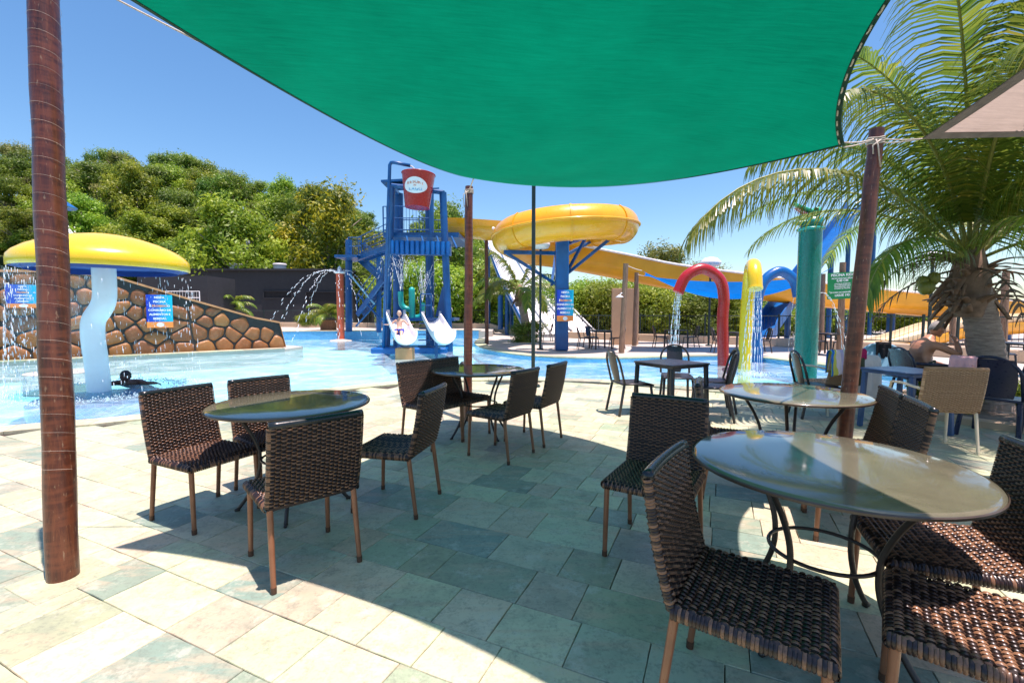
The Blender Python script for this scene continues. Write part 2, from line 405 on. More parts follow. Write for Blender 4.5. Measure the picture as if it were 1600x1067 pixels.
M['leaf3'] = foliage('olive_leaves', [(0, (.07, .10, .02)), (.5, (.18, .21, .04)), (1, (.33, .33, .08))])
M['leaf4'] = foliage('yellow_blossom_leaves', [(0, (.06, .11, .01)), (.45, (.17, .23, .015)), (.7, (.44, .42, .012)), (1, (.62, .56, .02))])
M['palmleaf'] = foliage('palm_leaflets', [(0, (.05, .11, .012)), (.5, (.15, .23, .022)), (.85, (.32, .33, .035)), (1, (.50, .38, .06))], .38, .35)
M['deadleaf'] = paint('dead_frond', (.20, .13, .085), .8, .35, 9, .4)
M['rachis'] = paint('palm_rachis', (.24, .26, .06), .5, .2, 9)
M['coconut'] = paint('green_coconut', (.18, .20, .03), .35, .2, 9)
M['bark'] = paint('bark', (.20, .16, .12), .85, .3, 5, .6)
m = NT('palm_bark'); v = m.coord('Object'); n1 = m.noise(6, 6, m.mapping(v, (1, 1, 5)), .7)
m.base(m.ramp(n1, [(.3, (.16, .12, .095)), (.65, (.38, .31, .26))])); m.setp(Roughness=.85); m.bump(n1, .6, .02); M['palmbark'] = m.m
m = NT('grass_ground'); v = m.n('ShaderNodeNewGeometry').outputs['Position']; n1 = m.noise(.2, 8, v, .7)
m.base(m.ramp(n1, [(.3, (.04, .065, .015)), (.55, (.09, .12, .03)), (.75, (.22, .19, .09))])); m.setp(Roughness=.9); m.bump(m.noise(3, 6, v), .6, .1); M['grass'] = m.m
# people and cloth
def skinmat(name, col):
    m = NT(name); v = m.coord('Object'); n1 = m.noise(9, 4, v)
    m.base(m.ramp(n1, [(.3, tuple(c * .85 for c in col)), (.7, tuple(min(1, c * 1.12) for c in col))])); m.setp(Roughness=.45, Subsurface_Weight=.08, Subsurface_Scale=.01); return m.m
M['skin_dark'] = skinmat('brown_skin', (.11, .045, .025)); M['skin_tan'] = skinmat('tanned_skin', (.52, .25, .15)); M['skin_pale'] = skinmat('fair_skin', (.62, .38, .26))
M['hair_black'] = paint('black_hair', (.008, .007, .007), .5, .3, 40, .5); M['hair_grey'] = paint('grey_hair', (.28, .27, .26), .7, .3, 60, .6); M['cap_cream'] = paint('pale_swim_cap', (.62, .50, .38), .6, .2, 20)
def cloth(name, col, var=.12): return paint(name, col, .9, var, 5, .3)
M['pink'] = cloth('pink_cloth', (.75, .42, .42)); M['whitecloth'] = cloth('white_towel', (.72, .66, .62)); M['blackcloth'] = cloth('black_cloth', (.010, .009, .012)); M['magenta'] = cloth('magenta_cloth', (.45, .01, .10)); M['olive'] = cloth('olive_cloth', (.06, .07, .035)); M['trunks'] = cloth('blue_trunks', (.02, .06, .45))
m = NT('striped_towel'); v = m.coord('Object'); s_ = m.n('ShaderNodeSeparateXYZ'); m.l(v, s_.inputs[0])
x = m.math('FRACT', m.math('MULTIPLY', m.math('ADD', s_.outputs[0], m.math('MULTIPLY', m.noise(4, 2, v), .12)), 3.4))
cr = m.ramp(x, [(0, (.75, .62, .62)), (.22, (.5, .42, .6)), (.38, (.75, .72, .5)), (.5, (.05, .55, .5)), (.62, (.35, .6, .05)), (.74, (.02, .2, .65)), (.9, (.65, .6, .1))]); cr.node.color_ramp.interpolation = 'CONSTANT'
m.base(cr); m.setp(Roughness=.9); m.bump(m.noise(60, 2, v), .4, .004); M['stripe'] = m.m

# ================================================================== GROUND
def sstep(a, b, x):
    t = max(0, min(1, (x - a) / (b - a))); return t * t * (3 - 2 * t)
def ground_z(x, y):
    z = -1.2
    z += 1.1 * max(sstep(30, 40, y), sstep(17, 24, x), sstep(22, 34, -x - .0 * y) if y > -5 else 0, sstep(3, 10, -y))
    wl = sstep(25, -45, x) ; z += (21 * sstep(46, 105, y + max(0, -x) * .25)) * (.12 + .88 * wl)
    z += 26 * sstep(330, 620, y + x * .25) * (.5 + .5 * noise.noise(Vector((x * .004, y * .004, 0))))
    z += .8 * noise.noise(Vector((x * .05, y * .05, 3))) * sstep(46, 70, y)
    return z
def axis(lo, hi, fine_lo, fine_hi, step):
    a = []; x = fine_lo
    while x <= fine_hi: a.append(x); x += step
    s = step
    while a[-1] < hi: s *= 1.35; a.append(a[-1] + s)
    s = step; 
    while a[0] > lo: s *= 1.35; a.insert(0, a[0] - s)
    return a
ax = axis(-900, 1200, -70, 60, 3); ay = axis(-300, 1600, -12, 110, 3)
mb = MB(); mb.add([(x, y, ground_z(x, y)) for x in ax for y in ay],
    [(i * len(ay) + j, (i + 1) * len(ay) + j, (i + 1) * len(ay) + j + 1, i * len(ay) + j + 1) for i in range(len(ax) - 1) for j in range(len(ay) - 1)])
tag(struct(mb.build('ground', M['grass'], smooth='all')), 'green ground and wooded hill beyond the water park')

# pool outline, photo pixels on the deck plane
def smooth_poly(pts, k=4):
    out = []
    n = len(pts)
    for i in range(n - 1):
        p0 = pts[max(i - 1, 0)]; p1 = pts[i]; p2 = pts[i + 1]; p3 = pts[min(i + 2, n - 1)]
        for j in range(k):
            t = j / k
            out.append(.5 * ((2 * p1) + (p2 - p0) * t + (2 * p0 - 5 * p1 + 4 * p2 - p3) * t * t + (3 * p1 - p0 - 3 * p2 + p3) * t ** 3))
    out.append(pts[-1]); return out
near = [Vector((-17, .5, 0)), Vector((-10.5, 2.6, 0)), P(0, 669), P(211, 651), P(400, 622), P(560, 603), P(660, 594.5), P(760, 591.5), P(850, 592), P(950, 595), P(1110, 608), P(1240, 615), P(1380, 618)]
near = smooth_poly(near, 4)
farp = [P(1470, 606), P(1420, 591), P(1300, 573), P(1165, 557), P(1060, 557.5), P(950, 560.5), P(835, 557), P(765, 547), P(742, 537), P(748, 529.5)]
farp = smooth_poly(farp, 4)
FD = .35                                              # the deck beyond the pool is a step higher
far2 = [PD(748, 520, 27.5), PD(690, 520, 28), PD(600, 518, 27.0), PD(500, 517.5, 26.5), PD(435, 517, 26.0)]
WALL0 = P(-40, 566); WALL1 = P(446, 543)
# near deck body
nd = near + [Vector((9.2, 7.6, 0)), Vector((16, 6, 0)), Vector((16, -8, 0)), Vector((-17, -8, 0))]
mb = MB(); mb.poly(nd, -.9, -.016); tag(struct(mb.build('deck_base', M['mortar'])), 'mortar bed under the stone paving')
# far deck
fdk = farp + [Vector((-1.6, 27.5, 0)), Vector((-1.6, 62, 0)), Vector((60, 62, 0)), Vector((60, 6, 0)), Vector((9.2, 6.9, 0)), Vector((9.2, 7.6, 0))]
mb = MB(); mb.poly(fdk, -.9, -.02); tag(struct(mb.build('far_deck', M['deck'])), 'sunlit stone deck on the far side of the pool')
f2 = [Vector((p.x, p.y, 0)) for p in far2]
rd = f2 + [Vector((-19, 26.5, 0)), Vector((-34, 26.5, 0)), Vector((-45, 62, 0)), Vector((-1.6, 62, 0)), Vector((-1.2, 27.6, 0))]
mb = MB(); mb.poly(rd, -.9, FD - .02); tag(struct(mb.build('raised_deck', M['deck'])), 'raised stone deck behind the pool')
lw = [WALL1 + Vector((.25, -.55, 0)), WALL0 + Vector((0, -.55, 0)), Vector((-34, 12, 0)), Vector((-34, 26.8, 0)), Vector((-20, 26.8, 0)), WALL1 + Vector((.3, .9, 0))]
mb = MB(); mb.poly(lw, -.9, -.02); tag(struct(mb.build('wall_terrace', M['deck'])), 'stone ledge under the rock wall')

# paving slabs, turned like in the photo
A_U = math.atan2(1.0, -1550 / 711.0)                   # direction of the long joints
Uv = Vector((-1550 / 711.0, 1, 0)).normalized(); Vv = Vector((-Uv.y, Uv.x, 0)) * -1
def inside(p, poly):
    c = False; n = len(poly); j = n - 1
    for i in range(n):
        if ((poly[i].y > p.y) != (poly[j].y > p.y)) and (p.x < (poly[j].x - poly[i].x) * (p.y - poly[i].y) / (poly[j].y - poly[i].y) + poly[i].x): c = not c
        j = i
    return c
def offset_line(pts, dlt):
    out = []
    for i, p in enumerate(pts):
        t = (pts[min(i + 1, len(pts) - 1)] - pts[max(i - 1, 0)]).normalized()
        out.append(p + Vector((t.y, -t.x, 0)) * dlt)
    return out
region = offset_line(near, .22) + [Vector((9.2, 7.4, 0)), Vector((10.5, 5.5, 0)), Vector((10.5, -.8, 0)), Vector((-9, -.8, 0))]
deck = tag(struct(bpy.data.objects.new('patio', None)), 'pale irregular stone slab paving of the poolside patio'); C.objects.link(deck)
slabs = []
rnd = random.Random(3)
v0 = -16.0
POSTS_BASE = P(98, 903)
while v0 < 16:
    hgt = rnd.choice([.28, .31, .30, .34, .25, .38]); u0 = -16 + rnd.random() * .5
    while u0 < 16:
        wd = rnd.choice([.2, .28, .3, .34, .42, .5, .3, .38])
        subs = [(u0, v0, wd, hgt)]
        r0 = rnd.random()
        if r0 < .08 and hgt > .33: k = rnd.uniform(.4, .6); subs = [(u0, v0, wd, hgt * k), (u0, v0 + hgt * k, wd, hgt * (1 - k))]
        elif r0 < .14 and wd > .45: k = rnd.uniform(.4, .6); subs = [(u0, v0, wd * k, hgt), (u0 + wd * k, v0, wd * (1 - k), hgt)]
        for (a, b, ww, hh) in subs:
            cc = Uv * (a + ww / 2) + Vv * (b + hh / 2)
            if cc.y < -1.5 or cc.y > 12 or abs(cc.x) > 11: continue
            cs = [cc + Uv * (sx * ww / 2) + Vv * (sy * hh / 2) for sx in (-1, 1) for sy in (-1, 1)]
            if all(inside(q, region) for q in cs): slabs.append((cc, ww, hh, rnd.random(), rnd.uniform(-.0015, .0015)))
        u0 += wd
    v0 += hgt
def in_view(c):
    if c.y < 1.1: return False
    return abs(c.x) / c.y < 1.3
slabs.sort(key=lambda s: (0 if in_view(s[0]) else 1, s[0].length))
Mrot = Matrix((Uv, Vv, Uv.cross(Vv))).transposed()
if Uv.cross(Vv).z < 0: Mrot = Matrix((Uv, -Vv, Uv.cross(-Vv))).transposed()
cache = {}
def slab_mesh(ww, hh):
    key = (round(ww, 2), round(hh, 2))
    if key not in cache:
        b = MB(); g = .0018; x = ww / 2 - g; y = hh / 2 - g; r = .002
        rg = random.Random(hash(key))
        top = []; n = 4
        def edge(x0, y0, x1, y1):
            for i in range(n):
                t = i / n; j = rg.uniform(-.0018, .0018) if i else 0
                top.append((x0 + (x1 - x0) * t + (j if y0 != y1 else 0), y0 + (y1 - y0) * t + (j if x0 != x1 else 0)))
        edge(-x, -y, x, -y); edge(x, -y, x, y); edge(x, y, -x, y); edge(-x, y, -x, -y)
        N = len(top)
        vs = [(px * (1 - r / x), py * (1 - r / y), 0) for px, py in top] + [(px, py, -.004) for px, py in top] + [(px, py, -.03) for px, py in top]
        fs = [tuple(range(N))] + [(i, (i + 1) % N, N + (i + 1) % N, N + i) for i in range(N)] + [(N + i, N + (i + 1) % N, 2 * N + (i + 1) % N, 2 * N + i) for i in range(N)]
        b.add(vs, fs); cache[key] = (b, b.mesh('slab', M['slab_obj']))
    return cache[key]
rest = MB()
for k, (cc, ww, hh, tn, dz) in enumerate(slabs):
    b, me = slab_mesh(ww, hh)
    if k < 296:
        o = bpy.data.objects.new('slab', me); C.objects.link(o); o.parent = deck
        o.matrix_world = Matrix.Translation(cc + Vector((0, 0, dz))) @ Mrot.to_4x4()
    else:
        rest.add([Mrot @ Vector(q) + cc + Vector((0, 0, dz)) for q in b.v], b.f, tn)
rest.build('paving', M['slab_attr'], deck, stuff=True)

# coping stones along the pool rim
def coping(line, width, z, name, parent, step=.75, t=.035, mat='coping', start=0, maxn=200):
    # resample
    pts = [line[0]]; acc = 0; seg = []
    tot = [0]
    for a, b in zip(line, line[1:]): tot.append(tot[-1] + (b - a).length)
    def at(s):
        for i in range(len(tot) - 1):
            if s <= tot[i + 1]: return line[i].lerp(line[i + 1], (s - tot[i]) / max(1e-6, tot[i + 1] - tot[i]))
        return line[-1]
    n = int(tot[-1] / step)
    for i in range(n):
        s0 = tot[-1] * i / n + .003; s1 = tot[-1] * (i + 1) / n - .003
        vs = []; K = 2
        for k in range(K + 1):
            s = s0 + (s1 - s0) * k / K; p = at(s); tt = (at(min(s + .05, tot[-1])) - at(max(s - .05, 0))).normalized(); nn = Vector((tt.y, -tt.x, 0))
            a = p - nn * .03; b = p + nn * width
            dz = random.uniform(-.001, .001)
            vs += [(a.x, a.y, z), (b.x, b.y, z), (a.x, a.y, z - t), (b.x, b.y, z - t)]
        fs = []
        for k in range(K):
            o = 4 * k; fs += [(o, o + 1, o + 5, o + 4), (o + 2, o + 6, o + 7, o + 3), (o, o + 4, o + 6, o + 2), (o + 1, o + 3, o + 7, o + 5)]
        fs += [(0, 2, 3, 1), (4 * K, 4 * K + 1, 4 * K + 3, 4 * K + 2)]
        b_ = MB(); b_.add(vs, fs); b_.build(name, M[mat], parent)
rim = tag(struct(bpy.data.objects.new('pool_rim', None)), 'curved pale coping along the pool edge'); C.objects.link(rim)
coping(near[6:], .36, .022, 'coping_stone', rim, .8)
coping(farp, .45, .03, 'coping_stone', rim, 1.2)
coping([Vector((p.x, p.y, 0)) for p in far2], .6, FD + .03, 'coping_stone', rim, 1.6)
def side_band(line, z0, z1, name, flip=.012):
    ln = offset_line(line, -flip); mb = MB(); n = len(ln)
    mb.add([(p.x, p.y, z1) for p in ln] + [(p.x, p.y, z0) for p in ln], [(i, i + 1, n + i + 1, n + i) for i in range(n - 1)])
    return mb.build(name, M['tile'], rim)
side_band(near, -.8, -.02, 'tile_band'); side_band(farp, -.8, -.012, 'tile_band'); side_band([Vector((p.x, p.y, 0)) for p in far2], -.8, FD - .01, 'tile_band')
side_band([Vector((-12.0, 25.8, 0)), lw[0], lw[1], Vector((-34, 11.6, 0))][1:], -.8, -.03, 'tile_band', -.012)
coping([Vector((lw[0].x, lw[0].y, 0)), Vector((lw[1].x, lw[1].y, 0))][::1], .5, .02, 'coping_stone', rim, 1.3)
# pool floor and water
mb = MB(); mb.poly([(-34, 0), (13.5, 4), (13.5, 30), (-34, 30)], -.95, -.62); tag(struct(mb.build('pool_floor', M['poolfloor'])), 'pale blue tiled pool floor')
ZW = -.13
mb = MB(); mb.add([(-34, -1, ZW), (11.5, 4, ZW), (11.5, 29, ZW), (-34, 29, ZW)], [(0, 1, 2, 3)])
tag(struct(mb.build('pool_water', M['water'])), 'shallow rippling pale blue pool water')

# ================================================================== SHADE SAILS
def sail(name, A, B, Cc, D, sagAB, sagBC, sagCD, sagDA, belly, mat, n=36):
    A, B, Cc, D = map(Vector, (A, B, Cc, D))
    cen = (A + B + Cc + D) / 4
    def edge(p, q, s, t):
        b = p.lerp(q, t); mid = (p + q) / 2; inw = (cen - mid); inw.z = 0; inw.normalize()
        k = 4 * t * (1 - t)
        return b + inw * (s[0] * k) + Vector((0, 0, s[1] * k))
    def f(u, v):                                      # u along A->D / B->C, v along A->B
        a = edge(A, B, sagAB, v); c = edge(D, Cc, sagCD, v); b = edge(A, D, sagDA, u); d_ = edge(B, Cc, sagBC, u)
        bil = A * (1 - u) * (1 - v) + B * (1 - u) * v + D * u * (1 - v) + Cc * u * v
        p = a * (1 - u) + c * u + b * (1 - v) + d_ * v - bil
        k = 16 * u * (1 - u) * v * (1 - v)
        wr = .012 * math.sin(9 * u + 4 * v) * k + .006 * math.sin(31 * v + 7 * u) * min(1, k * 1.5)
        return p + Vector((0, 0, -belly * k + wr))
    return f
SA = Vector((-1.93, 2.32, 2.95)); SB = Vector((-.46, 5.55, 2.99)); SC = Vector((2.15, 3.02, 2.47)); SD = Vector((1.82, .20, 3.10))
fs_ = sail('s', SA, SB, SC, SD, (.20, -.22), (-.60, -.02), (.44, .03), (.40, -.05), .12, None)
root = thing('shade_sail', 'large green fabric shade sail stretched overhead', 'shade sail', tuple(SB))
iv = lambda p: p - SB
mb = MB(); mb.grid(lambda u, v: iv(fs_(u, v)), 44, 44); mb.build('canopy', M['sail'], root, smooth='all', fix=False)
def hem(f, root, mat, off, wdt=.035, drop=-.004):
    for (fn) in (lambda t, k: f(k, t), lambda t, k: f(1 - k, t), lambda t, k: f(t, k), lambda t, k: f(t, 1 - k)):
        mb = MB(); n = 60
        for sgn in (drop, -drop):
            mb.add([fn(i / n, e) - off + Vector((0, 0, sgn)) for i in range(n + 1) for e in (0.0, wdt)], [(2 * i, 2 * i + 1, 2 * i + 3, 2 * i + 2) for i in range(n)])
        mb.build('hem', mat, root, fix=False)
hem(fs_, root, M['sail_hem'], SB, .006)
def cord(f, root, off, n=64):
    mb = MB(); mb.tube([f(1, 1 - i / n) - off for i in range(n + 1)], .006, 6)
    mb.build('edge_cord', M['sail_hem'], root, smooth='all')
cord(fs_, root, SB)
# lacing stitches on the right edge (from C towards D)
for i in range(26):
    t = 1 - (i + .35) / 26; t2 = t - .018
    mb = MB(); a = fs_(.996, t) - SB + Vector((0, 0, -.008)); b = fs_(.996, t2) - SB + Vector((0, 0, -.008))
    mb.tube([a, (a + b) / 2 + Vector((0, 0, -.006)), b], .0045, 6); mb.build('lacing_stitch', M['rope'], root, smooth='all')
def rope(name, a, b, label, r=.006, sag=.02, strands=1, cat='rope'):
    a, b = Vector(a), Vector(b); mb = MB(); o = None
    for s in range(strands):
        dz = (s - (strands - 1) / 2) * .03
        pts = [a.lerp(b, i / 8) - a + Vector((0, 0, -4 * sag * (i / 8) * (1 - i / 8) + dz * (1 - i / 8))) for i in range(9)]
        mb.tube(pts, r, 6)
    o = mb.build(name, M['rope'], None, smooth='all'); o.location = a; tag(o, label, cat); return o
# posts
def log_post(base, top, r0, r1, label, mat='post', name='timber_post', wraps=0, capmat=None, group=None):
    base, top = Vector(base), Vector(top); rt = thing(name, label, 'post', base, group=group); L = top - base
    mb = MB(); n = 14; rg = random.Random(label)
    pts = []; rr = []
    for i in range(n + 1):
        t = i / n; pts.append(L * t + Vector((rg.uniform(-.004, .004), rg.uniform(-.004, .004), 0)) * (1 if 0 < i < n else 0)); rr.append((r0 + (r1 - r0) * t) * rg.uniform(.97, 1.03))
    mb.tube(pts, rr, 18); mb.build('shaft', M[mat], rt, smooth=True)
    return rt
pL = log_post(P(99, 902), PD(66, -60, 2.55), .066, .064, 'thick reddish brown round timber post at the left front of the patio')
nb = P(99, 902); tp = PD(66, -60, 2.55) - nb
mb = MB(); 
pts = []
for i in range(27 * 24 + 1):
    a = i / 24 * 2 * PI; z = .55 + i / (27 * 24) * (tp.z - .7); t = z / tp.z
    pts.append(tp * t + Vector((math.cos(-a) * .0672, math.sin(-a) * .0672, math.sin(a + 1) * .018)))
mb.tube(pts, .0005, 4, tone=.5); mb.build('wire_wrap', M['rope'], pL)
mb = MB(); mb.box(P(101, 903) + Vector((0, 0, -.001)), (.34, .34, .012), Matrix.Rotation(math.atan2(Uv.y, Uv.x), 3, 'Z'), bev=.003); o = mb.build('post_footing', M['slab_obj']); o.parent = deck
log_post(P(731, 657), PD(733, 292, 6.05), .058, .052, 'reddish timber post at the far corner of the green sail by the pool')
log_post((2.66, 3.62, 0), PD(1370, 202, 3.62), .058, .05, 'reddish brown timber post beside the palm at the right corner of the green sail')
PR = PD(1368, 222, 3.62)
def knot(c, r, label, tail=.16):
    mb = MB()
    for k in range(4):
        mb.tube([(r * math.cos(a / 16 * 2 * PI), r * math.sin(a / 16 * 2 * PI), (k - 1.5) * .014 + .006 * math.sin(a)) for a in range(17)], .0055, 6)
    for k in (-1, 1): mb.tube([(-.02 * k - .02, -r, 0), (-.05 + .02 * k, -r - .01, -.05), (-.03 + .03 * k, -r - .005, -tail * (1 + .3 * k))], .005, 6)
    o = mb.build('rope_knot', M['rope'], None, smooth='all'); o.location = c; tag(o, label, 'rope')
knot(PR, .055, 'pale rope knotted round the top of the right timber post')
knot(PD(733, 300, 6.05), .056, 'rope wound round the top of the far timber post', .3)
rope('tie_rope', SC, PR + Vector((-.04, -.03, .01)), 'two strand rope from the green sail to the right timber post', .005, .01, 2)
rope('tie_rope', SB, PD(733, 298, 6.05), 'short rope from the green sail to the far timber post', .008, .0)
rope('tie_rope', fs_(0, .10), PD(67, -62, 2.55), 'rope from the green sail up to the left front post', .005, .005)
# beige sail
BE = PD(1441, 217, 3.62); BF = Vector((3.0, .5, 3.85)); BH = Vector((7.9, .2, 3.7)); BG = Vector((7.4, 3.7, 2.78))
f2_ = sail('b', BE, BG, BH, BF, (.12, -.02), (.3, -.05), (.3, 0), (.22, 0), .12, None)
root = thing('shade_sail', 'pale beige shade sail at the top right corner beside the palm', 'shade sail', tuple(BE))
mb = MB(); mb.grid(lambda u, v: f2_(u, v) - BE, 30, 30); mb.build('canopy', M['sail_beige'], root, smooth='all', fix=False)
hem(f2_, root, M['sail_beige_hem'], BE, .02)
rope('tie_rope', PR + Vector((.04, -.02, .0)), BE, 'two strand rope from the right timber post to the beige sail', .005, .008, 2)

# ================================================================== WICKER CHAIR
def weave(mb, f, nu, nv, amp, par, seed, side=1, over=.10):
    rg = random.Random(seed)
    for j in range(nv):
        rt = rg.random()
        for i in range(nu):
            if (i + j) % 2 != par: continue
            vs = []
            for a, hh in ((-over, 0), (.18, .8), (.5, 1), (.82, .8), (1 + over, 0)):
                for b, hb in ((.05, .25), (.5, 1), (.95, .25)):
                    u = (i + a) / nu; v = (j + b) / nv; p, n = f(min(max(u, 0), 1), v)
                    k = hh * hb * amp + (hh * .35 - .15) * amp * .5
                    vs.append((p[0] + n[0] * k * side, p[1] + n[1] * k * side, p[2] + n[2] * k * side))
            fs = []; tn = []
            base = rg.random() * .25
            for q in range(4):
                for s in range(2):
                    o = q * 3 + s; fs.append((o, o + 1, o + 4, o + 3)); tn.append(min(1, (base + (.55 + .35 * rt if (s == 0) == (rt > .35) else .05))))
            mb.add(vs, fs, tn)
def side_wrap(mb, f, nv, amp, seed, e, th, out):
    """strands turning round an edge: from front face to back face"""
    rg = random.Random(seed)
    for j in range(nv):
        vs = []; tn = []
        for k in range(6):
            a = PI * k / 5
            for b, hb in ((.04, .3), (.5, 1), (.96, .3)):
                p, n = f(e, (j + b) / nv)
                o = math.sin(a) * (th * .5 + amp * hb) * (1 if e > .5 else -1); q = math.cos(a) * (th / 2 + amp * .5 * hb)
                vs.append((p[0] + out[0] * o + n[0] * (q - th / 2), p[1] + out[1] * o + n[1] * (q - th / 2), p[2] + out[2] * o + n[2] * (q - th / 2)))
        fs = []; t0 = .75 if rg.random() > .5 else .1
        for k in range(5):
            for s in range(2): o = k * 3 + s; fs.append((o, o + 1, o + 4, o + 3)); tn.append(t0 + rg.random() * .2)
        mb.add(vs, fs, tn)
SW, SDp, SH, BT, TH = .47, .45, .445, .86, .030
def make_wicker(label, seed=1, strand='strand', core='wcore', legm='leg', topm='wtop', arms=False, width=SW, nrow=40, pitch=.024):
    t = thing('wicker_chair' if not arms else 'wicker_armchair', label, 'chair')
    W2 = width / 2; lean = .085
    def fback(u, v):
        return ((u * 2 - 1) * (W2 - .012), -.215 - lean * v - .02 * math.sin(v * PI) * .5 + TH / 2 + .012 * (1 - (2 * u - 1) ** 2) * -1, SH - .02 + v * (BT - SH)), (0, .985, .17)
    def fbackr(u, v):
        p, n = fback(u, v); return (p[0], p[1] - TH, p[2] - .005), n
    mb = MB(); nu = 2 * int(width / pitch / 2) + 1
    weave(mb, fback, nu, nrow, .0085, 0, seed); weave(mb, fbackr, nu, nrow, .0085, 1, seed + 5, -1)
    side_wrap(mb, fback, nrow, .004, seed + 2, 1, TH, (1, 0, 0)); side_wrap(mb, fback, nrow, .004, seed + 3, 0, TH, (1, 0, 0))
    core_b = MB(); K = 8
    def corefn(sgn):
        return lambda u, v: (lambda q: Vector((q[0][0], q[0][1] - TH / 2 + sgn * (TH / 2 - .003), q[0][2])))(fback(u, v))
    core_b.grid(corefn(1), 6, K); core_b.grid(corefn(-1), 6, K)
    bk = core_b.build('backrest', M[core], t, smooth='all')
    mb.build('woven_strands', M[strand], bk, smooth='all', fix=False, stuff=True)
    # top band
    tb = MB(); pts = []; 
    for i in range(13):
        p, n = fback(i / 12, 1.0); pts.append(Vector((p[0] * 1.03, p[1] - TH / 2, p[2] + .004)))
    tb.tube(pts, .0205, 10); tb.build('top_band', M[topm], bk, smooth='all')
    # seat
    D2 = SDp / 2
    def fseat(u, v):
        y = -D2 + .015 + u * (SDp - .01); x = (v * 2 - 1) * (W2 - .004)
        z = SH - .018 * math.sin(PI * min(1, max(0, u))) * (1 - (2 * v - 1) ** 2) ; e = max(0, (u - .9) / .1); z -= .022 * e * e
        ed = max(0, (abs(2 * v - 1) - .93) / .07); z -= .012 * ed * ed
        return (x, y, z), (0, .25 * e, 1)
    sb = MB(); sn = 2 * int(SDp / pitch / 2) + 1; ns = int(width / .0118)
    weave(sb, fseat, sn, ns, .0085, 0, seed + 7)
    # front wrap
    rg = random.Random(seed + 9)
    for j in range(ns):
        vs = []; tn = []
        for k, (dy, dz) in enumerate(((0, -.018), (.008, -.026), (.010, -.038), (.006, -.05), (-.006, -.056))):
            for b, hb in ((.04, 0), (.5, .004), (.96, 0)):
                x = ((j + b) / ns * 2 - 1) * (W2 - .004); vs.append((x, D2 - .004 + dy + hb, SH + dz + hb * .5))
        t0 = .75 if rg.random() > .55 else .1; fs = []
        for k in range(4):
            for s in range(2): o = k * 3 + s; fs.append((o, o + 1, o + 4, o + 3)); tn.append(t0 + rg.random() * .2)
        sb.add(vs, fs, tn)
    nside = int(SDp / .0118)
    for sx in (-1, 1):
        for j in range(nside):
            vs = []; tn = []
            for k, (dx, dz) in enumerate(((-.012, -.004), (.004, -.014), (.008, -.028), (.006, -.042), (-.004, -.05))):
                for b, hb in ((.04, 0), (.5, .004), (.96, 0)):
                    y = -D2 + .01 + (j + b) / nside * (SDp - .01); vs.append((sx * (W2 + dx + hb), y, SH + dz))
            t0 = .7 if rg.random() > .55 else .1; fs = []
            for k in range(4):
                for s in range(2): o = k * 3 + s; fs.append((o, o + 1, o + 4, o + 3)); tn.append(t0 + rg.random() * .2)
            sb.add(vs, fs, tn)
    cb = MB(); cb.grid(lambda u, v: Vector(fseat(u, v)[0]) - Vector((0, 0, .003)), 8, 8); cb.box((0, 0, SH - .036), (width - .012, SDp - .012, .026), bev=.008)
    st = cb.build('seat', M[core], t, smooth=True)
    sb.build('woven_strands', M[strand], st, smooth='all', fix=False, stuff=True)
    for sx in (-1, 1):
        for (y0, y1, s1) in ((D2 - .022, D2 - .008, 1.02), (-D2 + .02, -D2 - .03, 1.03)):
            lb = MB(); a = Vector((sx * (W2 - .022), y0, SH - .04)); b = Vector((sx * (W2 - .022) * s1, y1, .012))
            lb.tube([a, a.lerp(b, .5), b], [.0155, .0145, .013], 12); lg = lb.build('leg', M[legm], t, smooth=True)
            kb = MB(); kb.tube([b + (a - b).normalized() * .02, b - Vector((0, 0, .012))], [.0155, .0145], 12); kb.build('foot_cap', M['cap'] if legm == 'leg' else M[legm], lg, smooth=True)
    if arms:
        for sx in (-1, 1):
            ab = MB(); ab.tube([(sx * (W2 - .005), D2 - .02, SH - .04), (sx * (W2 + .02), D2 + .01, SH + .12), (sx * (W2 + .03), D2 - .04, SH + .20), (sx * (W2 + .03), 0, SH + .215), (sx * (W2 + .02), -D2, SH + .20), (sx * (W2 - .01), -D2 - .04, SH + .19)], .0135, 10)
            ab.build('arm', M[legm], t, smooth='all')
    return t
chairs = [
 (-2.09, 3.06, -115.6, 'brown wicker chair with sunlit back at the left of the left table', 1),
 (-1.83, 3.50, -129.7, 'brown wicker chair tucked behind the left table by the pool', 2),
 (-1.185, 2.505, 42, 'brown wicker chair with its back to us in front of the left table', 1),
 (-.85, 3.255, 78, 'brown wicker chair at the right of the left table with blue sheen on its seat', 2),
 (-.84, 4.79, -127.8, 'nearer of two wicker chairs side by side left of the middle table', 1),
 (-.565, 5.145, -127.8, 'farther of two wicker chairs side by side left of the middle table, half under it', 2),
 (-.12, 4.415, 56, 'wicker chair seen from behind at the front right of the middle table', 1),
 (.22, 4.94, 60, 'wicker chair with its back to us at the far right of the middle table', 2),
 (.828, 2.59, 148, 'dark wicker chair facing us just left of the big front table', 2),
 (.82, 1.48, -124.9, 'closest wicker chair, side on at the bottom of the photo beside the big front table', 1),
 (1.43, 1.33, 50.7, 'wicker chair with a sunlit triangle on its seat in the bottom right corner', 2),
 (1.745, 1.82, 68, 'wicker chair at the right of the big front table, seat partly under its edge', 1),
 (2.14, 2.80, 65, 'nearer of two wicker chairs side by side right of the back right table', 1),
 (2.33, 3.22, 65, 'farther of two wicker chairs side by side right of the back right table', 2),
 (1.74, 3.42, -114, 'wicker chair with its seat tucked under the left side of the back right table', 1),
]
proto = {}
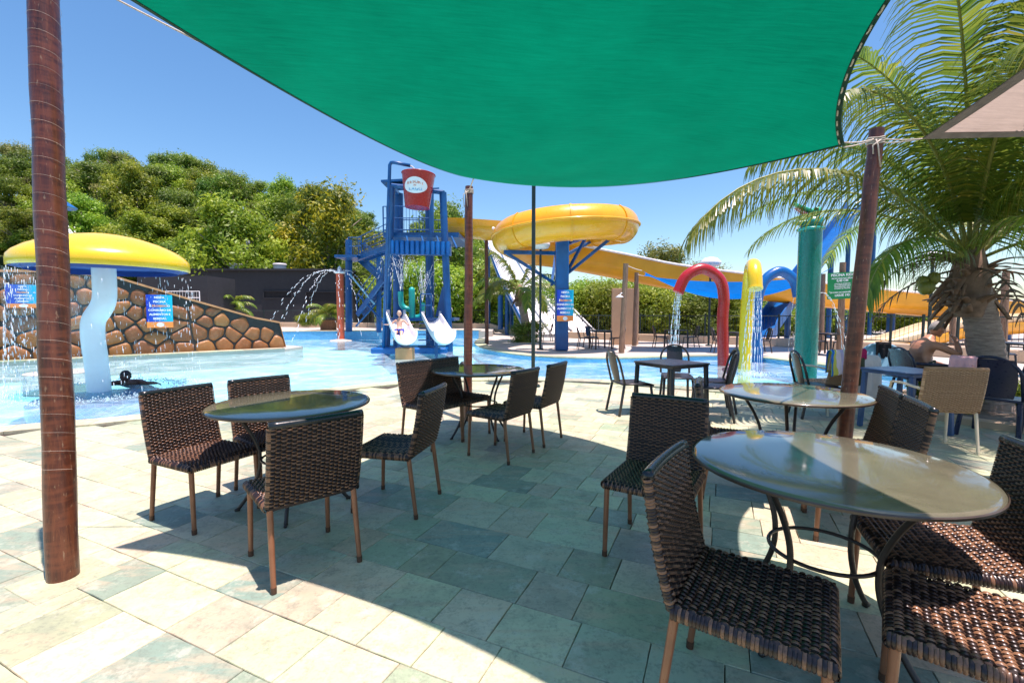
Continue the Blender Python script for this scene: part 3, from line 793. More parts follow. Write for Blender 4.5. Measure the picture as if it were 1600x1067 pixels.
for (x, y, a, lab, k) in chairs:
    if k not in proto:
        o = make_wicker(lab, k * 11); proto[k] = o; o.location = (x, y, 0); o.rotation_euler = (0, 0, R(a)); o['group'] = 'brown wicker patio chairs'
    else: dup(proto[k], (x, y, 0), R(a), lab, 'brown wicker patio chairs')
o = make_wicker('light tan woven armchair with cream metal frame under the palm', 5, 'strand_tan', 'tan_core', 'cream', 'tan_core', arms=True, width=.52)
o.location = (4.38, 4.68, 0); o.rotation_euler = (0, 0, R(-14)); o['group'] = 'tan woven armchairs'
armp = o
AC2 = dup(o, (4.45, 6.35, 0), R(10), 'tan armchair hung with towels behind the right timber post', 'tan woven armchairs')

# ================================================================== ROUND TABLES
def make_table(label, r=.53, rot=0):
    t = thing('round_table', label, 'table')
    mb = MB(); mb.lathe([(0, .752), (r * .5, .7525), (r - .02, .752), (r - .006, .749), (r, .742), (r - .002, .735), (r - .02, .731), (0, .731)], n=96)
    top = mb.build('tabletop', M['table'], t, smooth=True)
    mb = MB(); mb.lathe([(r + .0015, .746), (r + .005, .741), (r + .004, .732), (r - .012, .7265), (r - .05, .728)], n=96); mb.build('edge_band', M['rim'], top, smooth=True)
    prof = [(.36, .728), (.335, .66), (.275, .56), (.228, .45), (.214, .36), (.222, .27), (.262, .16), (.318, .07), (.362, .012)]
    pv = [Vector(p) for p in prof]
    sp = smooth_poly([Vector((p[0], p[1], 0)) for p in prof], 3)
    for k in range(4):
        a = rot + k * PI / 2 + .3; mb = MB()
        mb.tube([(q.x * math.cos(a), q.x * math.sin(a), q.y) for q in sp], .0125, 10); mb.tube([(.35 * math.cos(a), .35 * math.sin(a), .012), (.382 * math.cos(a), .382 * math.sin(a), .008)], [.014, .010], 8)
        mb.build('leg', M['iron'], t, smooth='all')
    mb = MB(); mb.tube([(.203 * math.cos(i / 40 * 2 * PI), .203 * math.sin(i / 40 * 2 * PI), .36) for i in range(40)], .0085, 8, closed=True); mb.build('ring_brace', M['iron'], t, smooth='all')
    mb = MB()
    for k in range(2):
        a = rot + k * PI / 2 + .3; mb.bar((-.4 * math.cos(a), -.4 * math.sin(a), .7225 - .0035 * k), (.4 * math.cos(a), .4 * math.sin(a), .7225 - .0035 * k), .03, .006)
    mb.build('top_support', M['iron'], t)
    return t
tb = make_table('round table with glossy dark top between wicker chairs at the left'); tb.location = (-1.575, 3.22, 0); tb['group'] = 'round lacquered tables'
dup(tb, (-.375, 5.15, 0), R(20), 'round table with glossy top in front of the far timber post', 'round lacquered tables')
dup(tb, (2.25, 3.62, 0), R(35), 'round half sunlit table behind the big front table', 'round lacquered tables')
dup(tb, (1.345, 1.915, 0), R(8), 'closest round table, large glossy olive top split by the sail shadow', 'round lacquered tables')

# ================================================================== PLASTIC FURNITURE
def make_plastic(label, mat='plastic', arms=False, solid=False):
    t = thing('plastic_chair', label, 'chair')
    def fs1(u, v):
        x = (u * 2 - 1) * (.215 - .02 * (1 - v)); y = -.21 + v * .43
        return Vector((x, y, .44 - .015 * math.sin(PI * u) * math.sin(PI * v) - .02 * max(0, (v - .85) / .15) ** 2))
    mb = MB(); mb.grid(fs1, 8, 8); mb.grid(lambda u, v: fs1(u, v) - Vector((0, 0, .012)), 8, 8)
    ring = [fs1(u, 0) for u in (0, .5, 1)] + [fs1(1, .5), fs1(1, 1), fs1(.5, 1), fs1(0, 1), fs1(0, .5)]
    mb.tube([p - Vector((0, 0, .012)) for p in ring], .014, 8, closed=True)
    mb.build('seat', M[mat], t, smooth='all')
    # back: arched frame plus central splat
    mb = MB(); arch = []
    for i in range(17):
        a = PI * i / 16; x = -.215 * math.cos(a) * (1 - .0 * math.sin(a)); z = .44 + .22 + .22 * math.sin(a) if 0 < i < 16 else .44
        arch.append(Vector((x, -.20 - .11 * (z - .44) / .44, z)))
    mb.tube(arch, .016 if not solid else .02, 8)
    def sp(u, v):
        wv = (.13 if arms else 0) * .5 + (.085 + .035 * math.sin(PI * v * .9) + .03 * max(0, v - .6)) if not solid else .205 * (1 - max(0, v - .45) ** 2 * 1.3) - .02 * (1 - v); x = (u * 2 - 1) * wv; z = .45 + v * .405
        return Vector((x, -.20 - .11 * (z - .44) / .44 - .02 * (1 - (2 * u - 1) ** 2), z))
    mb.grid(sp, 6, 8); mb.grid(lambda u, v: sp(u, v) - Vector((0, .008, 0)), 6, 8)
    mb.build('backrest', M[mat], t, smooth='all')
    for sx in (-1, 1):
        for (a, b) in (((.20, .19), (.225, .235)), ((.19, -.19), (.215, -.27))):
            mb = MB(); p = Vector((sx * a[0], a[1], .43)); q = Vector((sx * b[0], b[1], 0)); n = 3
            mb.bar(p, q, .038, .030, bev=.008); mb.build('leg', M[mat], t, smooth=True)
    if arms:
        for sx in (-1, 1):
            mb = MB(); pts = smooth_poly([Vector(q) for q in ((sx * .215, .19, .43), (sx * .255, .22, .56), (sx * .262, .14, .645), (sx * .258, -.06, .66), (sx * .225, -.235, .67))], 4)
            mb.tube(pts, .02, 8); mb.build('arm', M[mat], t, smooth='all')
    return t
def make_plastic_table(label, mat='plastic', sz=.7):
    t = thing('plastic_table', label, 'table')
    mb = MB(); mb.box((0, 0, .715), (sz, sz, .022), bev=.008); mb.box((0, 0, .69), (sz - .03, sz - .03, .03)); mb.build('tabletop', M[mat], t, smooth=True)
    for sx in (-1, 1):
        for sy in (-1, 1):
            mb = MB(); a = sz / 2 - .04; mb.bar((sx * a, sy * a, .68), (sx * (a + .02), sy * (a + .02), 0), .06, .05, bev=.012); mb.build('leg', M[mat], t, smooth=True)
    return t
pt = make_plastic_table('black square plastic table at the pool edge'); pt.location = (2.16, 6.15, 0); pt.rotation_euler = (0, 0, R(28)); pt['group'] = 'black plastic tables'
pc = make_plastic('black plastic chair at the left of the poolside plastic table'); pc.location = (1.66, 6.3, 0); pc.rotation_euler = (0, 0, R(-78)); pc['group'] = 'black plastic chairs'
G_ = 'black plastic chairs'
dup(pc, (2.55, 7.0, 0), R(168), 'black plastic chair on the pool side of the black poolside table', G_)
dup(pc, (2.62, 5.95, 0), R(70), 'black plastic chair in front on the right side of the poolside table', G_)
dup(pc, (2.86, 6.45, 0), R(80), 'black plastic chair behind on the right side of the poolside table', G_)
dup(pc, (4.1, 6.05, 0), R(-100), 'black plastic chair beside the green crocodile column', G_)
# far sets
def far_set(cx, cy, a, where, angs):
    dup(pt, (cx, cy, 0), R(a), 'black plastic table ' + where, 'black plastic tables')
    for i, b in enumerate(angs):
        dup(pc, (cx + math.sin(R(b)) * -.62, cy + math.cos(R(b)) * .62 * -1 + 0, 0), R(-b) if 0 else R(b) * -1 + 0, {0: 'left', 1: 'right', 2: 'rear', 3: 'front'}[i].join(['black plastic chair at the ', ' side of the table ' + where]), G_)
def chair_at(cx, cy, dx, dy, lab):
    # faces the table centre
    dup(pc, (cx + dx, cy + dy, 0), math.atan2(dx, -dy), lab, G_)
sets = [(P(938, 545), 12, 'beside the thick blue column', [(-.62, 0), (.66, .1), (-.25, .66)]),
        (P(835, 533), 0, 'behind the lamp post and small palm', [(.62, .1), (-.62, .1)]),
        (P(1056, 543), 10, 'in front of the hedge by the red arch', [(-.62, .05), (.62, .05)]),
        (P(1158, 551), 0, 'behind the yellow arch', [(.7, 0), (-.7, .1)]),
        (P(1293, 554), 20, 'beyond the pool below the green sign', [(-.66, 0), (.62, .1), (.1, .66)]),
        (P(1590, 585), 20, 'behind the palm trunk at the right edge', [(-.66, .1), (.3, .7)])]
side_words = ['left', 'right', 'rear']
for c, a, where, offs in sets:
    dup(pt, (c.x, c.y, 0), R(a), 'small black plastic table ' + where, 'black plastic tables')
    for i, (dx, dy) in enumerate(offs):
        sw = 'rear' if dy > .5 else ('left' if dx < 0 else 'right')
        chair_at(c.x, c.y, dx, dy, 'black plastic chair %s of the table %s' % (sw, where))
bt = make_plastic_table('blue topped plastic table in front of the seated man', 'bluetop', .62); bt.location = (4.62, 5.3, 0); bt.rotation_euler = (0, 0, R(12))
bc = make_plastic('pale blue plastic armchair with a black garment over its back', 'sky_plastic', True, True); bc.location = (6.05, 7.35, 0); bc.rotation_euler = (0, 0, R(150)); bc.scale = (1.25, 1.1, 1.0)
nc = make_plastic('navy plastic armchair in front of the palm trunk', 'navy', True); nc.location = (5.45, 5.05, 0); nc.rotation_euler = (0, 0, R(-62)); nc.scale = (1.15, 1.1, 1.04); nc['group'] = 'navy plastic armchairs'
dup(nc, (6.2, 5.05, 0), R(-66), 'navy plastic armchair at the right edge beside the palm', 'navy plastic armchairs')
mc = dup(nc, (6.02, 6.68, 0), R(-92), 'navy plastic armchair under the seated man', 'navy plastic armchairs'); mc.scale = (1.05, 1.05, 1)

# cloths over chairs
def drape(name, root, label, mat, w, l1, l2, ztop, y, thick=.02, x0=0, wob=.02, cat='towel', seed=0, rz=0):
    """cloth folded over a chair back: front flap l1, rear flap l2"""
    t = None; mb = MB(); rg = random.Random(seed); ph = [rg.uniform(0, 6) for _ in range(5)]
    L = l1 + l2
    def f(u, v):
        s = v * L - l1; x = (u - .5) * w
        fold = wob * (math.sin(u * 9 + ph[0]) * .6 + math.sin(u * 17 + ph[1]) * .4) * min(1, abs(s) * 4 + .2)
        k = min(1, abs(s) / .04)
        yy = (thick * (1 if s < 0 else -1)) * k + fold + (-.04 * max(0, s) if s > 0 else .05 * max(0, -s) * 0)
        zz = -max(0, abs(s) - .02) + .012 * (1 - k) + .015 * math.sin(u * 6 + ph[2]) * (abs(s) > L * .3)
        return Vector((x * (1 - .12 * math.sin(abs(s) * 3 + ph[3]) * .5), yy, zz))
    mb.grid(f, 24, 30)
    o = mb.build(name, mat, None, smooth='all', fix=False)
    sol = o.modifiers.new('thick', 'SOLIDIFY'); sol.thickness = .006
    M_ = Matrix.Translation(root.location) @ Matrix.Rotation(root.rotation_euler.z, 4, 'Z') @ Matrix.Diagonal((*root.scale, 1))
    o.location = M_ @ Vector((x0, y, ztop)); o.rotation_euler = (0, 0, root.rotation_euler.z + rz)
    tag(o, label, cat); return o
drape('beach_towel', AC2, 'striped multicolour towel over the left of the tan armchair', M['stripe'], .30, .3, .34, .885, -.30, .035, -.17, seed=1)
drape('garment', AC2, 'magenta garment over the middle of the towel laden armchair', M['magenta'], .26, .12, .14, .895, -.30, .038, .11, seed=2, cat='clothing')
drape('garment', AC2, 'dark olive garment hanging below the striped towel', M['olive'], .22, .2, .40, .80, -.31, .05, .06, seed=3, cat='clothing')
drape('beach_towel', AC2, 'long white towel hanging from the right side of the tan armchair to near the floor', M['whitecloth'], .42, .35, .66, .80, -.22, .07, .30, wob=.03, seed=4)
drape('garment', bc, 'black garment over the back of the pale blue armchair', M['blackcloth'], .20, .30, .12, .895, -.31, .035, -.02, seed=5, cat='clothing')
drape('beach_towel', nc, 'pink towel over the left corner of the navy armchair, beside the seated man', M['pink'], .24, .18, .2, .86, -.30, .05, -.17, wob=.03, seed=6)

# ================================================================== PEOPLE
def eval_mesh(o):
    dg = bpy.context.evaluated_depsgraph_get(); dg.update()
    me = bpy.data.meshes.new_from_object(o.evaluated_get(dg)); return me
def skinned(pts, edges, rad, root_i=0, sub=2):
    me = bpy.data.meshes.new('t'); me.from_pydata([tuple(p) for p in pts], edges, []); o = bpy.data.objects.new('t', me); C.objects.link(o)
    o.modifiers.new('s', 'SKIN'); sv = me.skin_vertices[0].data
    for i, r in enumerate(rad):
        sv[i].radius = (r, r) if not isinstance(r, tuple) else r
    sv[root_i].use_root = True
    s = o.modifiers.new('u', 'SUBSURF'); s.levels = sub; s.render_levels = sub
    out = eval_mesh(o); bpy.data.objects.remove(o); return out
def head_bm(bm, c, fwd, up, s=1.0):
    """head with brow, nose, chin and ears, s=1 for a 23 cm head"""
    fwd = Vector(fwd).normalized(); up = Vector(up).normalized(); rt = fwd.cross(up).normalized(); up = rt.cross(fwd)
    def blob(off, sz, seg=20):
        r = bmesh.ops.create_uvsphere(bm, u_segments=seg, v_segments=seg - 6, radius=1)
        for v in r['verts']:
            q = v.co; q = Vector((q.x * sz[0], q.y * sz[1], q.z * sz[2])) + Vector(off)
            if q.z < -.02 * 1 and sz[2] > .08: q.x *= 1 - .9 * min(1, (-q.z - .02) / .1) * .35
            v.co = Vector(c) + (rt * q.x + fwd * q.y + up * q.z) * s
    blob((0, 0, 0), (.076, .098, .115)); blob((0, .068, -.075), (.03, .03, .028), 12)      # skull, chin
    blob((0, .098, -.015), (.013, .020, .026), 12); blob((0, .085, .028), (.05, .016, .012), 12)    # nose, brow
    blob((0, .086, -.052), (.026, .012, .010), 12)                                          # lips
    for sx in (-1, 1): blob((sx * .080, -.008, -.005), (.010, .022, .034), 12)              # ears
def person(name, label, loc, pts, edges, rad, head, skin, hair, voxel=.009, sub=2, hair_cut=.02, group=None):
    body = skinned(pts, edges, rad, 0, sub)
    bm = bmesh.new(); bm.from_mesh(body); head_bm(bm, *head)
    me = bpy.data.meshes.new('body'); bm.to_mesh(me); bm.free()
    o = bpy.data.objects.new('t', me); C.objects.link(o)
    r = o.modifiers.new('r', 'REMESH'); r.mode = 'VOXEL'; r.voxel_size = voxel; r.use_smooth_shade = True
    sm = o.modifiers.new('sm', 'SMOOTH'); sm.iterations = 3; sm.factor = .5
    me2 = eval_mesh(o); bpy.data.objects.remove(o); me2.name = 'body'
    me2.materials.clear(); me2.materials.append(skin)
    root = thing(name, label, 'person', loc, group=group)
    b = bpy.data.objects.new('body', me2); C.objects.link(b); b.parent = root
    # hair cap
    c, fwd, up = Vector(head[0]), Vector(head[1]).normalized(), Vector(head[2]).normalized(); s = head[3] if len(head) > 3 else 1
    rt = fwd.cross(up).normalized(); up = rt.cross(fwd)
    hm = bmesh.new(); bmesh.ops.create_uvsphere(hm, u_segments=32, v_segments=24, radius=1)
    dl = []
    for v in hm.verts:
        q = Vector((v.co.x * .083, v.co.y * .105, v.co.z * .122)); hl = hair_cut + (.055 * max(0, q.y / .1)) - .07 * max(0, -q.y / .1)
        if q.z < hl: dl.append(v)
        q += q.normalized() * noise.noise(q * 60) * .006
        v.co = c + (rt * q.x + fwd * q.y + up * q.z) * s
    bmesh.ops.delete(hm, geom=dl, context='VERTS')
    mh = bpy.data.meshes.new('hair'); hm.to_mesh(mh); hm.free(); mh.materials.append(hair)
    for p in mh.polygons: p.use_smooth = True
    h = bpy.data.objects.new('hair', mh); C.objects.link(h); h.parent = root; m_ = h.modifiers.new('t', 'SOLIDIFY'); m_.thickness = .008
    # eyes
    for sx in (-1, 1):
        e = MB(); e.lathe([(0, -.009), (.008, -.005), (.010, 0), (.008, .005), (0, .009)], n=10); eo = e.build('eye', M['blackdark'], root, smooth='all'); eo.location = c + (rt * sx * .032 + fwd * .088 + up * .004) * s
    return root
def hand(pts, edges, rad, wrist_i, direction, side, s=1.0, curl=0.35):
    """palm plus four unequal bent fingers and a thumb"""
    d = Vector(direction).normalized(); sd = Vector(side).normalized(); dn = d.cross(sd).normalized()
    w = Vector(pts[wrist_i]); pts.append(w + d * .05 * s); edges.append((wrist_i, len(pts) - 1)); rad.append((.030 * s, .018 * s)); pi = len(pts) - 1
    for k, L in enumerate((.068, .078, .072, .055)):
        off = sd * (k - 1.5) * .019 * s; a = w + d * .088 * s + off; b = a + (d * math.cos(curl) + dn * math.sin(curl)) * L * .5 * s; c_ = b + (d * math.cos(curl * 2.2) + dn * math.sin(curl * 2.2)) * L * .5 * s
        for q in (a, b, c_): pts.append(q)
        n = len(pts); edges += [(pi, n - 3), (n - 3, n - 2), (n - 2, n - 1)]; rad += [.010 * s, .009 * s, .007 * s]
    a = w + d * .03 * s - sd * .035 * s; b = a + (d * .6 - sd * .5 + dn * .3).normalized() * .04 * s
    pts += [a, b]; n = len(pts); edges += [(pi, n - 2), (n - 2, n - 1)]; rad += [.012 * s, .009 * s]
# swimmer with both arms forward, facing away and resting in the water
def swimmer():
    px = [(0, 0, -.02), (0, .15, -.05), (0, .34, -.12), (0, -.14, 0.02), (0, -.20, .06), (0, .6, -.25), (.1, .8, -.3), (-.1, .8, -.3), (.11, 1.2, -.38), (-.11, 1.2, -.38)]
    pts = [Vector(p) for p in px]
    edges = [(0, 1), (1, 2), (0, 3), (3, 4), (2, 5), (5, 6), (5, 7), (6, 8), (7, 9)]
    rad = [(.17, .11), (.16, .11), (.14, .10), .07, .055, (.14, .1), .085, .085, .06, .06]
    for sx in (-1, 1):
        n = len(pts); pts += [Vector((sx * .19, -.04, .03)), Vector((sx * .34, -.22, .02)), Vector((sx * .46, -.10, .0))]
        edges += [(0, n), (n, n + 1), (n + 1, n + 2)]; rad += [.062, .045, .034]
        hand(pts, edges, rad, n + 2, (sx * .9, -.2, -.1), (0, -1, 0))
    return pts, edges, rad
pts, edges, rad = swimmer()
o = person('person', 'swimmer with short black hair, shoulders out of the water beside the mushroom stem', P(206, 600, ZW) + Vector((0, 0, .02)), pts, edges, rad, ((0, -.22, .185), (-.55, -.83, -.1), (0, -.1, 1), 1.0), M['skin_dark'], M['hair_black'], hair_cut=-.01)
o.rotation_euler = (0, 0, R(15))
o2 = dup(o, P(742, 588, ZW) + Vector((-.1, .35, .03)), R(-70), 'bather lying in the shallow water behind the middle table')
# child on the left slide
def child():
    pts = [Vector(p) for p in [(0, 0, .09), (0, .07, .26), (0, .13, .42), (0, .12, .50), (0, .11, .56)]]
    edges = [(0, 1), (1, 2), (2, 3), (3, 4)]; rad = [(.10, .085), (.09, .07), (.115, .075), .04, .04]
    for sx in (-1, 1):
        n = len(pts); pts += [Vector((sx * .07, -.05, .07)), Vector((sx * .10, -.30, .06)), Vector((sx * .10, -.34, .02)), Vector((sx * .11, -.56, -.16)), Vector((sx * .12, -.64, -.12))]
        edges += [(0, n), (n, n + 1), (n + 1, n + 2), (n + 2, n + 3), (n + 3, n + 4)]; rad += [.068, .048, .045, .032, .024]
        n = len(pts); pts += [Vector((sx * .14, .12, .43)), Vector((sx * .27, .06, .30)), Vector((sx * .40, -.06, .30))]
        edges += [(2, n), (n, n + 1), (n + 1, n + 2)]; rad += [.038, .028, .022]
        hand(pts, edges, rad, n + 2, (sx * .8, -.4, .2), (0, 1, 0), .7)
    return pts, edges, rad
# seated man, leaning forward with a hand to his face; local +Y is the way he faces
def man():
    pts = [Vector(p) for p in [(0, -.05, .53), (0, -.03, .70), (0, .03, .86), (0, .10, .98), (0, .14, 1.05)]]
    edges = [(0, 1), (1, 2), (2, 3), (3, 4)]; rad = [(.155, .135), (.14, .12), (.15, .11), .065, .062]
    for sx in (-1, 1):
        n = len(pts); pts += [Vector((sx * .11, .05, .52)), Vector((sx * .16, .42, .54)), Vector((sx * .16, .46, .50)), Vector((sx * .16, .43, .10)), Vector((sx * .16, .56, .05))]
        edges += [(0, n), (n, n + 1), (n + 1, n + 2), (n + 2, n + 3), (n + 3, n + 4)]; rad += [.10, .07, .065, .045, .035]
    n = len(pts); pts += [Vector((.20, .04, .90)), Vector((.27, .30, .76)), Vector((.12, .36, .98))]; edges += [(2, n), (n, n + 1), (n + 1, n + 2)]; rad += [.062, .045, .032]
    hand(pts, edges, rad, n + 2, (-.35, -.35, .5), (.7, -.5, 0), 1, .5)
    n = len(pts); pts += [Vector((-.20, .04, .90)), Vector((-.27, .16, .66)), Vector((-.16, .38, .60))]; edges += [(2, n), (n, n + 1), (n + 1, n + 2)]; rad += [.062, .045, .032]
    hand(pts, edges, rad, n + 2, (.2, .8, -.1), (1, 0, 0), 1, .3)
    return pts, edges, rad
pts, edges, rad = man()
mo = person('person', 'bare chested grey haired man seated with a hand to his face beside the palm', (6.02, 6.66, .03), pts, edges, rad, ((0, .20, 1.13), (0, .9, -.42), (0, .42, .9), 1.0), M['skin_tan'], M['hair_grey'], hair_cut=-.0)
mo.rotation_euler = (0, 0, R(-92))
sh = MB(); sp_, se, sr = pts[:1] + [Vector((.11, .05, .52)), Vector((.16, .36, .54)), Vector((-.11, .05, .52)), Vector((-.16, .36, .54))], [(0, 1), (1, 2), (0, 3), (3, 4)], [(.185, .15), .115, .088, .115, .088]
sm_ = skinned(sp_, se, sr); sm_.materials.clear(); sm_.materials.append(M['olive']); so_ = bpy.data.objects.new('shorts', sm_); C.objects.link(so_); so_.parent = mo

# ================================================================== WATER PLAY
def spray_paths(name, label, paths, r=.012, gap=.35, seed=1, jitter=.03, streak=.12, parent=None, loc=(0, 0, 0), mat='spray'):
    """drops and short streaks along given curves"""
    rg = random.Random(seed); mb = MB()
    for path in paths:
        n = len(path)
        for i in range(n - 1):
            a, b = Vector(path[i]), Vector(path[i + 1])
            t = i / n
            if rg.random() < gap * (.3 + t): continue
            j = Vector((rg.uniform(-1, 1), rg.uniform(-1, 1), rg.uniform(-1, 1))) * jitter * t
            rr = r * rg.uniform(.5, 1.2)
            mb.tube([a + j, (a + b) / 2 + j, b + j], [rr * .4, rr, rr * .3], 5)
            if rg.random() < .4 * t:
                c = a + Vector((rg.uniform(-1, 1), rg.uniform(-1, 1), rg.uniform(-1, 1))) * jitter * 3
                mb.tube([c, c + (b - a) * .3], [rr * .9, rr * .5], 4)
    o = mb.build(name, M[mat], parent, smooth='all', fix=False)
    if parent is None: tag(o, label, 'water jet')
    o['kind'] = 'stuff'
    o.location = loc; return o
def parab(p, v, T, n=24, g=9.8):
    p = Vector(p); v = Vector(v); return [p + v * (T * i / n) + Vector((0, 0, -g / 2 * (T * i / n) ** 2)) for i in range(n + 1)]
# mushroom
MB_ = P(155, 611, ZW); MR = 1.5
mush = thing('water_mushroom', 'yellow domed mushroom fountain on a white bent stem standing in the pool', 'fountain', MB_)
mb = MB(); mb.lathe([(0, 3.02), (.3, 3.005), (.62, 2.945), (.92, 2.85), (1.18, 2.73), (1.34, 2.62), (1.405, 2.54), (1.42, 2.46), (1.42, 2.36), (1.395, 2.345)], n=72); dome = mb.build('dome', M['lemon'], mush, smooth='all')
dome.location = (.27, 0, 0); dome.scale = (.93, .93, 1)
mb = MB(); mb.lathe([(1.392, 2.35), (1.37, 2.40), (.9, 2.44), (.3, 2.46), (0, 2.46)], n=72); mb.lathe([(1.20, 2.30), (1.25, 2.44)], n=72); mb.build('underside', M['blue_under'], mush, smooth='all').location = (.27, 0, 0); mush.children[-1].scale = (.93, .93, 1)
mb = MB(); sp = smooth_poly([Vector(q) for q in [(.0, 0, -.5), (0, 0, 0), (-.02, 0, .55), (-.06, 0, 1.05), (-.03, 0, 1.38), (.13, 0, 1.62), (.21, 0, 1.85), (.22, 0, 2.45)]], 4); mb.tube(sp, .185, 24); mb.build('stem', M['stem'], mush, smooth='all')
rg = random.Random(5); paths = []
for i in range(1000):
    a = rg.uniform(0, 2 * PI); dens = .50 + .38 * math.cos(a - PI)
    if rg.random() > dens: continue
    x, y = 1.32 * math.cos(a) + .07, 1.32 * math.sin(a); z = 2.33; out = rg.uniform(.0, .10)
    z0 = z
    k = rg.randint(1, 3)
    for q in range(k):
        z0 = z * rg.random() ** 1.2
        l = rg.uniform(.02, .11); f_ = (z - z0) * .04
        paths.append([(x * (1 + f_), y * (1 + f_), z0), (x * (1 + f_), y * (1 + f_), max(0, z0 - l))])
spray_paths('water_curtain', None, paths, .0065, 0, 2, 0, parent=mush, loc=(.2, 0, 0))
mb = MB()
for (a0, a1, zb) in ((PI * .78, PI * 1.25, 1.1),):
    mb.grid(lambda u, v, a0=a0, a1=a1, zb=zb: Vector((math.cos(a0 + (a1 - a0) * u) * (1.31 + .05 * v + .012 * math.sin(u * 60)), math.sin(a0 + (a1 - a0) * u) * (1.31 + .05 * v), 2.345 + (zb - 2.345 + .25 * noise.noise(Vector((u * 14, 0, 0)))) * v)), 60, 8)
o = mb.build('water_film', M['film'], mush, smooth='all', fix=False); o.location = (.2, 0, 0); o['kind'] = 'stuff'
spray_paths('feed_jet', None, [parab((-1.0 + k * .02, .1, 3.42), (1.7, -.05 + k * .04, .35), .42, 14) for k in (-1, 0, 1, 2)], .016, .02, 4, .02, parent=mush)
# blue cone spout left of the mushroom (mostly behind the post)
fc = thing('spout_cone', 'small blue cone spout behind the left timber post pouring onto the mushroom', 'spout', MB_ + Vector((-.95, .35, 0)))
mb = MB(); mb.lathe([(0, 3.85), (.30, 3.62), (.28, 3.60), (0, 3.62)], n=24); mb.build('cone', M['blue_fg'], fc, smooth=True)
mb = MB(); mb.tube([(-.1, .1, -.5), (-.1, .1, 3.3), (-.05, .05, 3.62)], .05, 12); mb.build('pipe', M['blue'], fc, smooth=True)
# round stool platform, then the submerged disc for the dome's shadow
mb = MB(); mb.lathe([(0, ZW + .035), (.62, ZW + .035), (.65, ZW + .02), (.65, -.6)], n=40); o = mb.build('pool_stool', M['deck'], None, smooth=True); o.location = (*P(92, 583, ZW)[:2], 0); tag(o, 'round stone platform just above the water left of the mushroom', 'platform')
mb = MB(); mb.lathe([(0, ZW - .10), (.95, ZW - .10), (1.02, ZW - .16), (1.02, -.6)], n=48); o = mb.build('dome_shadow_disc', M['tile'], None, smooth=True); o.location = (MB_.x, MB_.y, 0); tag(o, 'dark blue underwater disc painting the shadow of the mushroom dome', 'plinth')  # dark disc stands in for the dome's shade on the pool bottom
# splashes where the curtain lands
rg = random.Random(9); mb = MB()
for i in range(1500):
    a = rg.uniform(0, 2 * PI); r = 1.38 + rg.gauss(0, .14); z = ZW + abs(rg.gauss(0, .03)); s = rg.uniform(.006, .02)
    x, y = r * math.cos(a), r * math.sin(a); mb.add([(x - s, y, z), (x + s, y, z), (x, y + s, z), (x, y, z + s * 1.5)], [(0, 1, 3), (1, 2, 3), (2, 0, 3)])
o = mb.build('splash', M['white'], None, fix=False); o.location = (MB_.x, MB_.y, 0); tag(o, 'foam where the mushroom water falls on the pool', kind='stuff')

# arches
def arch(label, mat, base, r, pts, jet, seed):
    t = thing('spray_arch', label, 'fountain', base, group='candy cane spray arches'); b = Vector(base)
    sp = smooth_poly([Vector(p) - b for p in pts], 6); mb = MB(); mb.tube(sp, r, 20); ob = mb.build('pipe', M[mat], t, smooth=True)
    e = Vector(pts[-1]) - b; d_ = (Vector(pts[-1]) - Vector(pts[-2])).normalized()
    mb = MB(); mb.tube([e - d_ * .02, e + d_ * .03], r * 1.04, 20); mb.build('nozzle', M[mat], t, smooth=True)
    rg = random.Random(seed); paths = []
    for k in range(jet):
        a = rg.uniform(0, 2 * PI); q = rg.uniform(0, r * .8); p = e + Vector((q * math.cos(a), q * math.sin(a), 0))
        paths.append(parab(p, (rg.gauss(0, .14) + d_.x * .5, rg.gauss(0, .14) + d_.y * .5, -.6), .62, 18))
    spray_paths('water_jet', None, paths, .010, .25, seed, .02, parent=t)
    return t
b = P(1130, 571, ZW)
Yr = b.y
arch('red hooked spray arch standing in the pool', 'red', b, .155, [b + Vector((0, 0, -.5)), b, PD(1129, 500, Yr), PD(1131, 465, Yr), PD(1124, 436, Yr), PD(1098, 420, Yr), PD(1072, 432, Yr), PD(1060, 456, Yr)], 14, 1)
b = P(1163, 576, ZW); Yy = b.y
arch('yellow hooked spray arch bending towards us in the pool', 'lemon', b, .165, [b + Vector((0, 0, -.5)), b, PD(1166, 505, Yy), PD(1170, 450, Yy - .05), PD(1173, 423, Yy - .30), PD(1177, 414, Yy - .75), PD(1179, 424, Yy - 1.15), PD(1180, 450, Yy - 1.3)], 14, 2)
b = P(1178, 569, ZW); Yb = b.y + .6
b = PD(1184, 566, Yb); b.z = ZW
arch('blue hooked spray arch behind the yellow one', 'blue_fg', b, .155, [b + Vector((0, 0, -.5)), b, PD(1182, 500, Yb), PD(1184, 465, Yb), PD(1195, 438, Yb), PD(1218, 424, Yb), PD(1240, 437, Yb), PD(1247, 461, Yb)], 14, 3)
def splash(c, r0, n, seed, label):
    rg = random.Random(seed); mb = MB()
    for i in range(n):
        a = rg.uniform(0, 2 * PI); r = abs(rg.gauss(0, r0)); z = abs(rg.gauss(0, .05)) * max(0, 1 - r / r0 * .4); s = rg.uniform(.006, .022)
        x, y = r * math.cos(a), r * math.sin(a); mb.add([(x - s, y, z), (x + s, y, z), (x, y + s, z), (x, y, z + s * 1.5)], [(0, 1, 3), (1, 2, 3), (2, 0, 3)])
    o = mb.build('splash', M['spray'], None, fix=False); o.location = c; tag(o, label, kind='stuff')
e_ = PD(1060, 456, Yr); splash((e_.x - .1, e_.y, ZW), .22, 380, 1, 'foam where the red arch pours into the pool')
e_ = PD(1180, 450, Yy - 1.3); splash((e_.x, e_.y, ZW), .24, 420, 2, 'foam where the yellow arch pours into the pool')
